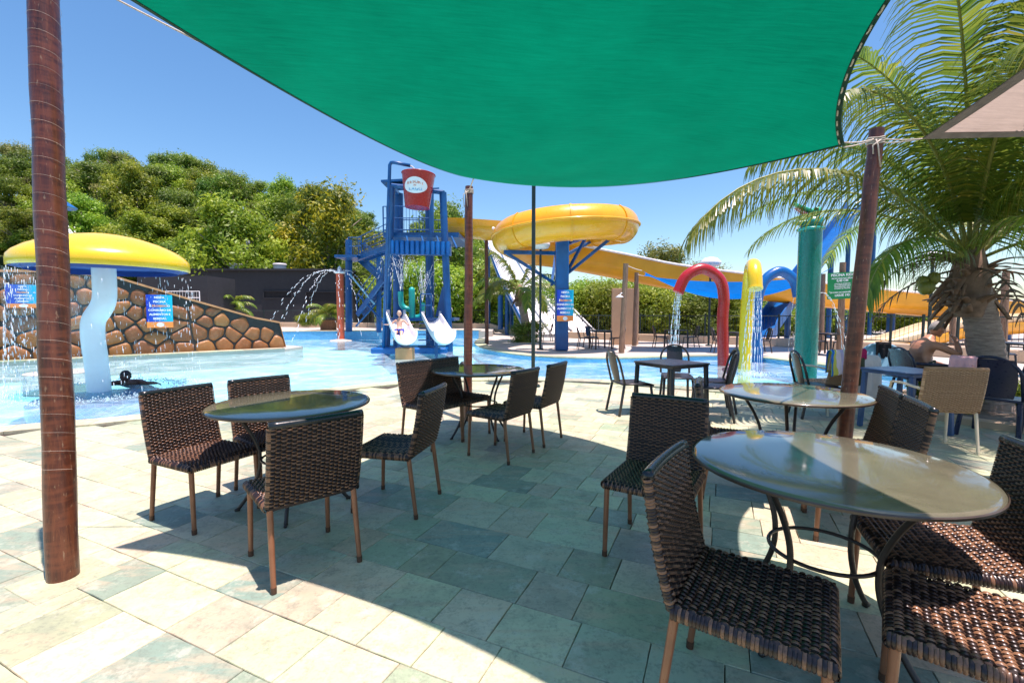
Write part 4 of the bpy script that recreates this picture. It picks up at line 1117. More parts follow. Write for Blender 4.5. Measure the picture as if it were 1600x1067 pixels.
e_ = PD(1247, 461, Yb); splash((e_.x, e_.y, ZW), .24, 380, 3, 'foam where the blue arch pours into the pool')
# crocodile column
b = P(1257, 601, ZW)
cro = thing('crocodile_column', 'tall green column fountain topped by an open mouthed crocodile head', 'fountain', b)
Hc = 3.28
mb = MB(); mb.tube([(0, 0, -.5), (0, 0, Hc)], .215, 32); mb.build('column', M['green'], cro, smooth=True)
mb = MB(); mb.lathe([(.215, Hc - .05), (.26, Hc - .03), (.262, Hc - .01), (.22, Hc + .01)], n=32); mb.build('collar', M['teal'], cro, smooth='all')
mb = MB()
def jaw(z0, up, L, w, h, seg=14):
    def f(u, v):
        a = 2 * PI * v; t = u; ww = w * (1 - .55 * t) * (1.0 if t < .95 else .6); hh = h * (1 - .7 * t)
        return Vector((-L * t + .1, ww * math.cos(a), z0 + up * t + hh * math.sin(a)))
    return f
mb.grid(jaw(Hc + .13, -.02, .46, .19, .10), 10, 16); mb.tube([(.02, 0, Hc), (.02, 0, Hc + .2)], .205, 24); mb.build('lower_jaw', M['green'], cro, smooth='all')
mb = MB(); mb.grid(jaw(Hc + .28, .24, .50, .15, .055), 10, 16); mb.lathe([(0, .09), (.07, .06), (.09, 0), (.07, -.06), (0, -.09)], (.06, -.09, Hc + .34), 14); mb.lathe([(0, .09), (.07, .06), (.09, 0), (.07, -.06), (0, -.09)], (.06, .09, Hc + .34), 14)
mb.lathe([(0, .04), (.04, .02), (.05, 0), (0, -.04)], (-.34, 0, Hc + .55), 12); mb.build('upper_jaw', M['green_lt'], cro, smooth='all')
mb = MB(); mb.add([(0, -.12, Hc + .225), (0, .12, Hc + .225), (-.34, .05, Hc + .42), (-.34, -.05, Hc + .42)], [(0, 1, 2, 3)]); mb.add([(0, -.14, Hc + .235), (0, .14, Hc + .235), (-.3, .07, Hc + .19), (-.3, -.07, Hc + .19)], [(0, 1, 2, 3)]); mb.build('mouth', M['pinkish'], cro)
mb = MB()
for i in range(8):
    for sy in (-1, 1): mb.add([(-.06 - i * .035, sy * (.10 - i * .006), Hc + .26 + i * .018), (-.08 - i * .035, sy * (.10 - i * .006), Hc + .27 + i * .018), (-.07 - i * .035, sy * (.10 - i * .006), Hc + .215 + i * .018)], [(0, 1, 2)])
mb.build('teeth', M['white'], cro, fix=False)
for sy in (-1, 1):
    mb = MB(); mb.lathe([(0, .03), (.025, .02), (.035, 0), (.025, -.02), (0, -.03)], n=10); o = mb.build('eye', M['blackdark'], cro, smooth='all'); o.location = (.0, -.15 * sy, Hc + .37)
spray_paths('water_jet', 'thin jet from the crocodile column falling to the right', [parab(b + Vector((.2, .0, 1.9)), (1.2 + .05 * k, .3, 1.0), .75, 26) for k in range(3)], .007, .35, 8, .04)
# red spray pole
b = PD(533, 531, 25.0); b.z = ZW
sp_ = thing('spray_pole', 'orange red spray pole with jets arching from its top, far end of pool', 'fountain', b)
mb = MB(); mb.tube([(0, 0, -.5), (0, 0, 3.7)], .19, 20); mb.build('pole', M['redpole'], sp_, smooth=True)
mb = MB(); mb.lathe([(.19, 3.68), (.30, 3.72), (.30, 3.78), (.12, 3.84), (.09, 4.0), (0, 4.12)], n=20); mb.build('nozzle_head', M['white'], sp_, smooth='all')
mb = MB(); mb.lathe([(0, .14), (.18, .12), (.55, .06), (.6, 0.0)], n=24); mb.build('base_ring', M['deck'], sp_, smooth='all')
paths = [parab((.2 * math.cos(a), .2 * math.sin(a), 3.78), (v_ * math.cos(a), v_ * math.sin(a), 1.2), 1.0, 34) for a, v_ in ((PI, 4.2), (PI * 1.08, 3.2), (PI * 1.35, 2.8), (PI * 1.6, 1.8), (PI * .85, 3.0), (0.05, 1.9), (-.6, 1.6), (PI * .5, 2))]
spray_paths('water_jet', None, paths, .022, .25, 11, .08, parent=sp_)

# ================================================================== ROCK WALL
wl = thing('rock_wall', 'sloping wall of painted brown rocks with black joints on the left side of the pool', 'wall', WALL0)
wd = (WALL1 - WALL0); WL = wd.length; wx = wd.normalized(); wn = Vector((wx.y, -wx.x, 0))   # towards camera
def wpt(s, z, o=0): return wx * s + wn * o + Vector((0, 0, z))
def hit_s(px):
    r = ray(px, 500); a = r.x / r.y
    return (a * WALL0.y - WALL0.x) / (wx.x - a * wx.y)
def top_z(px, py):
    s = hit_s(px); q = WALL0 + wx * s; return s, PD(px, py, q.y).z
prof = [top_z(-40, 425), top_z(100, 426), top_z(188, 436), top_z(240, 452), top_z(300, 470), top_z(398, 498), top_z(436, 505)]
prof = [(s, z) for s, z in prof]; prof[0] = (0, prof[0][1])
def wall_h(s):
    for (a, za), (b, zb) in zip(prof, prof[1:]):
        if s <= b: return za + (zb - za) * (s - a) / (b - a)
    return prof[-1][1] + (.1 - prof[-1][1]) * min(1, (s - prof[-1][0]) / (WL - prof[-1][0]))
outl = [(0, 0)] + [(s, z) for s, z in prof] + [(WL, .02)]
mb = MB(); n = len(outl)
mb.add([wpt(s, z, 0) for s, z in outl] + [wpt(s, z, -.5) for s, z in outl], [tuple(range(n)), tuple(range(n, 2 * n))[::-1]] + [(i, (i + 1) % n, n + (i + 1) % n, n + i) for i in range(n)])
mb.build('wall_body', M['wjoint'], wl)
mb = MB(); tp_ = [(s, z) for s, z in prof] + [(WL, .02)]
for (a, za), (b, zb) in zip(tp_, tp_[1:]):
    mb.add([wpt(a, za, .07), wpt(b, zb, .07), wpt(b, zb + .07, .07), wpt(a, za + .07, .07), wpt(a, za, -.55), wpt(b, zb, -.55), wpt(b, zb + .07, -.55), wpt(a, za + .07, -.55)], [(0, 1, 2, 3), (7, 6, 5, 4), (3, 2, 6, 7), (0, 4, 5, 1)])
mb.build('wall_cap', M['wcap'], wl)
# voronoi-like stones
rg = random.Random(21); seeds = []
sp_g = .54; r_ = 0
zz = .2
while zz < 3.2:
    ss = .15 + (.25 if r_ % 2 else 0)
    while ss < WL:
        seeds.append(Vector((ss + rg.uniform(-.14, .14), zz + rg.uniform(-.12, .12)))); ss += sp_g * rg.uniform(.85, 1.3)
    zz += .43; r_ += 1
def clip(poly, a, b, c):                              # keep a*x+b*y<=c
    out = []
    for i in range(len(poly)):
        p, q = poly[i], poly[(i + 1) % len(poly)]; dp = a * p.x + b * p.y - c; dq = a * q.x + b * q.y - c
        if dp <= 0: out.append(p)
        if (dp < 0) != (dq < 0): out.append(p.lerp(q, dp / (dp - dq)))
    return out
def rockface(seeds, hfun, WLn, root, place, mat, gap=.035, cap=300):
    n = 0
    for i, s in enumerate(seeds):
        hh = hfun(s.x)
        if s.y > hh - .05 or s.x > WLn - .05: continue
        poly = [Vector(p) for p in ((max(0, s.x - .8), 0.0), (min(WLn, s.x + .8), 0.0), (min(WLn, s.x + .8), hfun(min(WLn, s.x + .8))), (s.x, hh), (max(0, s.x - .8), hfun(max(0, s.x - .8))))]
        for j, q in enumerate(seeds):
            if i == j or (q - s).length > 1.9: continue
            d_ = q - s; mid = (s + q) / 2; poly = clip(poly, d_.x, d_.y, d_.dot(mid) - gap * d_.length * .5 * 1.0)
            if len(poly) < 3: break
        if len(poly) < 3: continue
        cen = sum(poly, Vector((0, 0))) / len(poly)
        # round the corners
        rr = []
        m_ = len(poly)
        for k in range(m_):
            p, q = poly[k], poly[(k + 1) % m_]
            if (p - q).length < .02: continue
            rr += [p.lerp(q, .16), p.lerp(q, .84)]
        if len(rr) < 5: continue
        rr = [cen + (p - cen) * .96 for p in rr]; m_ = len(rr)
        ctr = cen; dep = rg.uniform(.04, .07)
        vs = [place(p.x, p.y, .002) for p in rr] + [place((ctr + (p - ctr) * .93).x, (ctr + (p - ctr) * .93).y, dep * .6) for p in rr] + [place((ctr + (p - ctr) * .6).x, (ctr + (p - ctr) * .6).y, dep) for p in rr]
        fs = [tuple(range(2 * m_, 3 * m_))]
        for k in range(m_):
            for L in (0, 1): fs.append((L * m_ + k, L * m_ + (k + 1) % m_, (L + 1) * m_ + (k + 1) % m_, (L + 1) * m_ + k))
        if n < cap:
            b_ = MB(); b_.add(vs, fs); b_.build('stone', mat, root, smooth='all'); n += 1
rockface(seeds, wall_h, WL, wl, lambda s, z, o: wpt(s, z, o), M['wstone'], .036)
# return wall at the far left, coming towards us
w2 = thing('rock_wall', 'short rock wall coming towards us at the left edge of the photo', 'wall', WALL0 + Vector((.55, 0, 0)))
mb = MB(); mb.box((-.3, -1.5, 1.2), (.5, 3.0, 2.55)); mb.build('wall_body', M['wjoint'], w2); rg = random.Random(4)
sd2 = [Vector((.2 + i * .5 + rg.uniform(-.1, .1), .2 + j * .42 + rg.uniform(-.1, .1))) for i in range(6) for j in range(6)]
rockface(sd2, lambda s: 2.45, 3.0, w2, lambda s, z, o: Vector((-.05 + o, -s, z)), M['wstone'], .036)

# ------------------------------------------------------------------ signs
def text(body, size, mat, parent, loc, align='CENTER', bold=0.0, name='lettering', ext=.002, sx=1.0):
    cu = bpy.data.curves.new('t', 'FONT'); cu.body = body; cu.size = size; cu.align_x = align; cu.align_y = 'CENTER'; cu.extrude = ext; cu.offset = bold; cu.resolution_u = 3
    o = bpy.data.objects.new('t', cu); C.objects.link(o); me = eval_mesh(o); bpy.data.objects.remove(o)
    me.materials.clear(); me.materials.append(mat); t = bpy.data.objects.new(name, me); C.objects.link(t); t.parent = parent
    t.location = loc; t.rotation_euler = (R(90), 0, 0); t.scale = (sx, 1, 1); return t
M['ink_white'] = paint('white_ink', (.82, .84, .85), .5, .02, 3, 0); M['ink_orange'] = paint('orange_ink', (.85, .35, .08), .5, .02, 3, 0); M['ink_blue'] = paint('light_blue_ink', (.10, .45, .70), .5, .02, 3, 0); M['ink_red'] = paint('coral_ink', (.75, .22, .10), .5, .02, 3, 0)
m = NT('sign_blue_print'); v = m.coord('Generated'); s_ = m.n('ShaderNodeSeparateXYZ'); m.l(v, s_.inputs[0]); m.base(m.ramp(s_.outputs[0], [(0, (.005, .03, .42)), (.35, (.005, .10, .52)), (.7, (.0, .38, .72)), (1, (.0, .48, .66))])); m.setp(Roughness=.4); M['sign_blue'] = m.m
M['sign_orange'] = paint('sign_orange_print', (.85, .27, .05), .45, .03, 3, 0); M['sign_green'] = paint('sign_green_print', (.0, .24, .07), .45, .05, 3, 0)
def rule_sign(loc, rz, w, h, label):
    t = thing('pool_sign', label, 'sign', loc, rz, group='blue and orange pool rule signs')
    mb = MB(); mb.box((0, 0, h * .59), (w, .02, h * .82)); mb.build('sign_board', M['sign_blue'], t)
    mb = MB(); mb.box((0, 0, h * .09), (w, .021, h * .18)); mb.build('orange_strip', M['sign_orange'], t)
    L = ['NESTA', 'PISCINA', None, 'CONSUMO DE', 'ALIMENTOS E', 'BEBIDAS.']
    for i, s in enumerate(L):
        z = h * (.915 - i * .128)
        if s: text(s, h * .088, M['ink_white'], t, (0, -.013, z), bold=.003 * h, sx=.95)
        else:
            text('PROIBIDO', h * .088, M['ink_orange'], t, (0, -.013, z), bold=.003 * h, sx=.9); text('É', h * .088, M['ink_white'], t, (-w * .34, -.013, z), bold=.003 * h); text('O', h * .088, M['ink_white'], t, (w * .34, -.013, z), bold=.003 * h)
    mb = MB(); mb.grid(lambda u, v: Vector((w * .14 * v * math.cos(2 * PI * u), -.0125, h * .09 + h * .065 * v * math.sin(2 * PI * u))), 24, 2); mb.build('emblem', M['ink_white'], t, fix=False)
    return t
def wall_sign(px, py, w, h, label, off=.13):
    s = hit_s(px); q = WALL0 + wx * s + wn * off; z = PD(px, py, q.y).z
    rule_sign((q.x, q.y, z), math.atan2(wx.y, wx.x), w, h, label)
s0 = hit_s(229); s1 = hit_s(270); ww = s1 - s0
q = WALL0 + wx * hit_s(249); hh = PD(249, 461, q.y).z - PD(249, 512, q.y).z
wall_sign(249.5, 512, ww, hh, 'blue and orange pool rule sign on the sloping rock wall')
s0 = hit_s(13); s1 = hit_s(66); q = WALL0 + wx * hit_s(40); hh = PD(40, 445, q.y).z - PD(40, 481, q.y).z
wall_sign(39, 481, s1 - s0, hh, 'blue and orange pool rule sign behind the mushroom water at the far left')
# blue poster at extreme left
q = WALL0 + Vector((.62, -2.0, 0)); 

# ================================================================== SLIDE TOWER
def cyl(a, b, r, mat, parent, name, n=14):
    mb = MB(); mb.tube([a, b], r, n); return mb.build(name, M[mat], parent, smooth=True)
TB = Vector((-3.9, 18.6, ZW))
tw = thing('slide_tower', 'blue steel water slide tower standing in the pool with platforms, stairs and roof', 'tower', TB)
T = lambda p: Vector(p) - TB
FLb, FLt = P(604, 541, ZW), PD(612, 290, 18.0)
FRb, FRt = PD(703, 541, 18.0), PD(692, 301, 18.0); FRb.z = ZW
RLb, RLt = PD(622, 535, 21.2), PD(622, 303, 21.2); RLb.z = -.5
RRb, RRt = PD(672, 535, 21.2), PD(671, 300, 21.2); RRb.z = -.5
for a, b, r in ((FLb + Vector((0, 0, -.5)), FLt, .14), (FRb + Vector((0, 0, -.5)), FRt, .14), (RLb, RLt, .24), (RRb, RRt, .2)): cyl(T(a), T(b), r, 'blue', tw, 'leg')
# top beams
mb = MB(); mb.tube([T(FLt), T(FRt)], .09, 12); mb.build('top_beam', M['blue'], tw, smooth=True)
mb = MB(); mb.bar(T(RLt), T(FLt), .14, .14); mb.build('top_beam', M['blue'], tw); mb = MB(); mb.bar(T(RRt), T(FRt), .14, .14); mb.build('top_beam', M['blue'], tw)
rc = (RLt + RRt) / 2 - TB
mb = MB(); mb.box(rc + Vector((-.35, -.6, .28)), (1.7, .9, .09), Matrix.Rotation(R(-3), 3, 'Y')); mb.box(rc + Vector((-.25, -.6, .10)), (1.4, .7, .12)); mb.build('roof', M['blue'], tw)
# fill pipe
pa = PD(598, 545, 17.4); pa.z = -.5; pb = PD(609, 262, 17.4)
mb = MB(); mb.tube([T(pa), T(PD(609, 258, 17.4)), T(PD(611, 254.5, 17.4)), T(PD(615, 254, 17.4)), T(PD(641, 259, 17.4))], .065, 12); mb.build('fill_pipe', M['blue'], tw, smooth='all')
# bucket
bk = thing('tipping_bucket', 'big red tipping bucket with an oval white logo high on the blue tower', 'bucket', PD(652, 325, 17.6))
Hb = 1.25
def bucket(u, v):
    a = 2 * PI * u; r = .46 + .16 * v; return Vector((r * math.cos(a), r * math.sin(a), Hb * v))
mb = MB(); mb.grid(bucket, 40, 6); mb.grid(lambda u, v: Vector((.46 * v * math.cos(2 * PI * u), .46 * v * math.sin(2 * PI * u), .0)), 40, 1); mb.build('shell', M['red'], bk, smooth=True, fix=False)
mb = MB(); mb.tube([(.625 * math.cos(i / 40 * 2 * PI), .625 * math.sin(i / 40 * 2 * PI), Hb) for i in range(40)], .018, 8, closed=True); mb.build('rim', M['red'], bk, smooth='all')
def bsurf(x, z, off): r = .46 + .16 * z / Hb + off; return Vector((x, -math.sqrt(max(.01, r * r - x * x)), z))
mb = MB(); mb.grid(lambda u, v: bsurf(.42 * v * math.cos(2 * PI * u), .71 + .29 * v * math.sin(2 * PI * u), .006), 40, 5); mb.build('logo_oval', M['ink_white'], bk, smooth='all')
def curved_text(s, size, mat, z0, arc=0.0, sp=.105):
    n = len(s)
    for i, ch in enumerate(s):
        x = (i - (n - 1) / 2) * sp; p = bsurf(x, z0 - arc * x * x, .012); o = text(ch, size, mat, bk, p, bold=.002, name='letter', ext=.002); o.rotation_euler = (R(90 - 7), 0, math.atan2(x, .52))
curved_text('RESORT', .17, M['ink_red'], .82, .5, .105); curved_text('DO', .07, M['ink_red'], .70, 0, .05); curved_text('LAGO', .17, M['ink_blue'], .57, -.2, .13)
for sx in (-1, 1):
    mb = MB(); mb.tube([(sx * .56, 0, .75), (sx * .80, 0, .78)], .03, 8); mb.build('pivot', M['blue'], bk, smooth=True)
bk.rotation_euler = (0, R(3), 0)
spray_paths('water_jet', 'water pouring from the blue pipe into the red bucket', [parab(PD(641, 259, 17.4) + Vector((0, .01 * k, 0)), (.9 + .04 * k, .05, 0), .42, 14) for k in range(4)], .03, .05, 3, .03)
# gutter band
ga = PD(610, 387, 17.7); gb = PD(705, 389, 17.7)
mb = MB(); mb.bar(T(ga), T(gb), .22, .52); mb.build('water_gutter', M['blue'], tw)
for i in range(12):
    p = ga.lerp(gb, (i + .5) / 12); mb = MB(); mb.lathe([(0, .25), (.075, .25), (.09, .05), (.09, -.05), (.075, -.25), (0, -.25)], T(p) + Vector((0, -.14, 0)), 10); mb.build('gutter_rib', M['blue_fg'], tw, smooth=True)
# upper platform
z2 = 4.72
mb = MB(); mb.add([Vector(p) - TB for p in ((-5.3, 19.0, z2), (-2.2, 19.0, z2), (-2.0, 21.8, z2), (-5.4, 21.8, z2), (-5.3, 19.0, z2 - .2), (-2.2, 19.0, z2 - .2), (-2.0, 21.8, z2 - .2), (-5.4, 21.8, z2 - .2))], [(0, 1, 2, 3), (4, 7, 6, 5), (0, 4, 5, 1), (1, 5, 6, 2), (2, 6, 7, 3), (3, 7, 4, 0)]); mb.build('upper_platform', M['blue'], tw)
for i in range(5):
    x = -5.0 + i * .62; mb = MB(); mb.bar(T((x, 19.1, z2 - .12)), T((x + .35, 18.0, 3.95)), .06, .06); mb.build('brace', M['blue'], tw)
def railing(a, b, h, root, name='railing', n=14, mat='blue'):
    a, b = Vector(a), Vector(b); mb = MB(); up = Vector((0, 0, h))
    for k in (1, .55, .1): mb.tube([a + up * k, b + up * k], .022, 6)
    for i in range(n + 1): p = a.lerp(b, i / n); mb.tube([p, p + up], .009 if i % n else .03, 5)
    mb.build(name, M[mat], root)
railing(T((-5.3, 21.7, z2)), T((-2.1, 21.7, z2)), 1.05, tw); railing(T((-5.3, 19.0, z2)), T((-3.4, 19.0, z2)), 1.05, tw); railing(T((-2.1, 20.6, z2)), T((-2.1, 21.7, z2)), 1.05, tw)
# stairs: landing column, flights
colb, colt = PD(545, 515, 26.0), PD(545, 375, 26.0); colb.z = FD
cyl(T(colb), T(colt), .19, 'blue', tw, 'stair_column')
c2 = PD(592, 515, 25.0); c2.z = FD; cyl(T(c2), T(PD(592, 400, 25.0)), .14, 'blue', tw, 'stair_column')
def flight(a, b, width, n, root):
    a, b = Vector(a), Vector(b); side = Vector((0, 1, 0)) * width
    for s in (0, 1):
        mb = MB(); mb.bar(a + side * s, b + side * s, .07, .26); mb.build('stringer', M['blue'], root)
        railing(a + side * s + Vector((0, 0, .1)), b + side * s + Vector((0, 0, .1)), 1.0, root, 'stair_rail', 9)
    for i in range(n):
        p = a.lerp(b, (i + .5) / n) + side / 2; mb = MB(); mb.box(p, (.28, width - .05, .04)); mb.build('tread', M['blue'], root)
l1 = PD(560, 403, 25.0)
flight(T(l1), T(Vector((-5.3, 21.4, z2 - .05))), 1.0, 10, tw)
mb = MB(); mb.box(T(PD(551, 404, 25.6)), (1.2, 2.2, .14)); mb.build('landing', M['blue'], tw); railing(T(PD(545, 402, 24.6)), T(PD(565, 402, 24.6)), 1.05, tw, n=8)
flight(T(PD(558, 492, 25.0)), T(PD(598, 438, 24.0)), 1.0, 9, tw); flight(T(PD(560, 405, 26.4)), T(PD(600, 440, 25.6)), 1.0, 8, tw)
for a, b in (((546, 428, 25), (585, 475, 24.4)), ((556, 510, 25), (600, 460, 25)), ((600, 505, 24), (560, 460, 25))):
    mb = MB(); mb.tube([T(PD(*a)), T(PD(*b))], .05, 8); mb.build('cross_brace', M['blue'] if a[1] != 428 else M['sky_plastic'], tw, smooth=True)
# low slide platform
z1 = 1.15
mb = MB(); mb.box(T((-3.75, 19.0, z1)), (2.9, 1.9, .12)); mb.build('lower_platform', M['blue'], tw)
mb = MB(); mb.box(T((-3.95, 18.0, -.05)), (2.9, 1.4, .24), bev=.04); mb.build('plinth', M['blue_fg'], tw)
for x in (-5.0, -3.35, -2.5):
    cyl(T((x, 18.15, -.1)), T((x, 18.15, z1)), .07, 'blue', tw, 'platform_post')
for i in range(5):
    mb = MB(); mb.box(T((-3.42, 17.95 - .07 * i + .1, 1.0 - i * .22)), (.5, .16, .04)); mb.build('tread', M['blue'], tw)
railing(T((-3.62, 18.1, z1)), T((-3.2, 18.1, z1)), 1.0, tw, n=2)
mb = MB(); mb.add([T(PD(*q)) for q in ((691, 448, 18.6), (699, 447, 18.4), (701, 492, 18.4), (680, 495, 18.8))] + [T(PD(*q)) + Vector((0, .05, 0)) for q in ((691, 448, 18.6), (699, 447, 18.4), (701, 492, 18.4), (680, 495, 18.8))], [(0, 1, 2, 3), (7, 6, 5, 4), (0, 4, 5, 1), (1, 5, 6, 2), (2, 6, 7, 3), (3, 7, 4, 0)]); mb.build('side_panel', M['blue'], tw)
# white body slides
def trough(path, R0, wallh, nseg=14, a0=-90, a1=90, thick=.04, up=Vector((0, 0, 1))):
    """half-pipe swept along a path; returns builder"""
    path = [Vector(p) for p in path]; n = len(path); rings = []
    sect = []
    if wallh > 0: sect.append((-R0, wallh))
    for k in range(nseg + 1):
        a = R(a0 + (a1 - a0) * k / nseg); sect.append((R0 * math.sin(a), -R0 * math.cos(a)))
    if wallh > 0: sect.append((R0, wallh))
    return path, sect
def sweep(mb, path, sect, thick=.035, scale=None):
    n = len(path); m_ = len(sect); vs = []
    inner = []
    for k, (x, y) in enumerate(sect):
        p = Vector(sect[max(k - 1, 0)]); q = Vector(sect[min(k + 1, m_ - 1)]); t = (q - p).normalized(); inner.append((x - t.y * thick, y + t.x * thick))
    full = list(sect) + inner[::-1]; L = len(full)
    for i, p in enumerate(path):
        t = path[min(i + 1, n - 1)] - path[max(i - 1, 0)]; t.normalize(); rt = t.cross(Vector((0, 0, 1))).normalized(); u = rt.cross(t)
        s = scale[i] if scale else 1
        for (x, y) in full: vs.append(p + rt * x * s + u * y * s)
    fs = [(i * L + k, i * L + (k + 1) % L, (i + 1) * L + (k + 1) % L, (i + 1) * L + k) for i in range(n - 1) for k in range(L)]
    for e in (0, n - 1):
        for k in range(m_ - 1): fs.append((e * L + k, e * L + k + 1, e * L + L - 2 - k, e * L + L - 1 - k))
    mb.add(vs, fs); return mb
def body_slide(label, top, bot, seed):
    top, bot = Vector(top), Vector(bot)
    t = thing('body_slide', label, 'slide', (bot.x, bot.y, ZW), group='white body slides'); b0 = Vector((bot.x, bot.y, ZW))
    pts = smooth_poly([top - b0 + Vector((0, .35, .02)), top - b0, top.lerp(bot, .35) - b0 + Vector((0, 0, -.03)), top.lerp(bot, .75) - b0 + Vector((0, 0, -.06)), bot - b0, bot - b0 + (bot - top).normalized() * .35 + Vector((0, 0, .14))], 5)
    _, sect = trough(pts, .37, .10); mb = MB(); sweep(mb, pts, sect, .05); mb.build('chute', M['white'], t, smooth=True)
    d_ = (bot - top)
    mb = MB(); p = top.lerp(bot, .45) - b0; mb.tube([(p.x, p.y, -.4), (p.x, p.y, p.z - .45)], .06, 10); mb.build('support', M['blue'], t, smooth=True)
    return t
ls = body_slide('white body slide on the left with a child sliding down', PD(617, 489, 17.9), PD(633, 546, 15.3) + Vector((0, 0, .5)), 1)
body_slide('empty white body slide on the right of the tower', PD(673, 491, 17.9), PD(693, 545, 15.3) + Vector((0, 0, .5)), 2)
mb = MB(); mb.box((0, 0, .12), (.55, .5, .5), bev=.02); o = mb.build('slide_block', M['wcap'], None); o.location = (*P(617, 563, ZW)[:2], ZW); tag(o, 'brown block in the water under the left body slide', 'block')
o.location = (PD(633, 555, 15.2).x, 15.2, ZW)
pts, edges, rad = child()
tp0 = PD(617, 489, 17.9); bt0 = PD(633, 546, 15.3) + Vector((0, 0, .5)); cp = tp0.lerp(bt0, .5) + Vector((0, 0, -.53))
co = person('person', 'small child in blue trunks sitting on the left white slide with arms spread', cp + Vector((0, -.06, .13)), pts, edges, rad, ((0, .09, .66), (0, -1, -.1), (0, -.1, 1), .86), M['skin_pale'], M['cap_cream'], voxel=.008)
co.rotation_euler = (0, 0, R(8)); co.scale = (1.12, 1.12, 1.12)
tr_ = skinned([Vector((0, 0, .09)), Vector((.07, -.06, .075)), Vector((.09, -.15, .07)), Vector((-.07, -.06, .075)), Vector((-.09, -.15, .07))], [(0, 1), (1, 2), (0, 3), (3, 4)], [(.11, .10), .076, .068, .076, .068]); tr_.materials.clear(); tr_.materials.append(M['trunks']); x = bpy.data.objects.new('swim_trunks', tr_); C.objects.link(x); x.parent = co
# cactus fountain
cb_ = Vector((PD(644, 490, 19.0).x, 19.0, z1 + .06)); ct = thing('cactus_fountain', 'teal cactus shaped pipe fountain on the tower platform spraying upward', 'fountain', cb_)
def cp_(pts, r): 
    mb = MB(); mb.tube(smooth_poly([Vector(p) for p in pts], 4), r, 16); mb.build('pipe', M['teal'], ct, smooth=True)
cp_([(0, 0, 0), (0, 0, 1.15)], .13); 
mb = MB(); mb.lathe([(.13, 1.14), (.11, 1.22), (.05, 1.27), (0, 1.28)], n=16); mb.build('cap', M['teal'], ct, smooth='all')
cp_([(0, 0, .35), (-.25, 0, .38), (-.42, 0, .52), (-.46, 0, .75), (-.47, 0, 1.08)], .115); cp_([(0, 0, .02), (.25, 0, .02), (.38, 0, .1), (.42, 0, .25), (.43, 0, .62)], .115)
rg = random.Random(3); paths = []
for (x, z) in ((-.47, 1.1), (.43, .64)):
    for k in range(12): paths.append(parab((x, 0, z), (rg.gauss(0, .55) + (.25 if x > 0 else 0), rg.gauss(0, .25), rg.uniform(4.6, 5.9)), 1.05, 30))
spray_paths('water_jet', None, paths, .012, .35, 5, .06, parent=ct)

# ================================================================== YELLOW FLUME
fl = thing('yellow_flume', 'long yellow spiral water slide running from the blue tower to the right', 'slide', (2.05, 18.1, 0)); FO = Vector((2.05, 18.1, 0))
Rf = .66
def arcpt(a, r=2.22): return Vector((2.05 + r * math.cos(R(a)), 18.1 + r * math.sin(R(a)), 0))
path1 = [Vector((-2.9, 20.9, 5.35)), Vector((-2.2, 20.7, 5.30)), Vector((-1.2, 20.55, 5.2)), Vector((.2, 20.55, 5.1))]
loop = []
for k, a in enumerate(range(90, -181, -15)):
    p = arcpt(a); t = (90 - a) / 270; p.z = 5.0 - .72 * t; loop.append(p)
path_in = smooth_poly(path1 + [loop[0]], 4)
_, s_open = trough(None or [Vector((0, 0, 0))] * 2, .55, .25)
mb = MB(); sweep(mb, [p - FO for p in path_in], s_open, .04); mb.build('entry_chute', M['yellow'], fl, smooth=True)
sect = [( .62 * math.sin(R(a)), -.62 * math.cos(R(a))) for a in range(-150, 96, 12)]
# outer side is on the left of travel here, so the raised wall is on the negative side
nseg_ = 6
LS = smooth_poly(loop, 3)
def sweep_part(mb, full, k0, k1, sect, thick):
    """sweep rings k0..k1 of a longer path, so that neighbouring sections meet exactly"""
    t = MB(); sweep(t, full, sect, thick); L = 2 * len(sect); vs = t.v[k0 * L:(k1 + 1) * L]; n = k1 - k0 + 1; m_ = len(sect)
    fs = [(i * L + k, i * L + (k + 1) % L, (i + 1) * L + (k + 1) % L, (i + 1) * L + k) for i in range(n - 1) for k in range(L)]
    for e in (0, n - 1):
        for k in range(m_ - 1): fs.append((e * L + k, e * L + k + 1, e * L + L - 2 - k, e * L + L - 1 - k))
    mb.add(vs, fs)
for k in range(0, len(LS) - 1, 9):
    sg = LS[k:k + 10]
    if len(sg) < 2: continue
    mb = MB(); sweep_part(mb, [p - FO for p in LS], k, min(k + 9, len(LS) - 1), sect, .04); o = mb.build('flume_section', M['yellow'], fl, smooth=True)
    mb = MB(); fl_s = [(x * 1.045, y * 1.045) for x, y in sect]; mid = [sg[0] - FO, sg[0].lerp(sg[1], .35) - FO]; sweep(mb, mid, fl_s, .05); mb.build('flange', M['orange_y'], o, smooth=True)
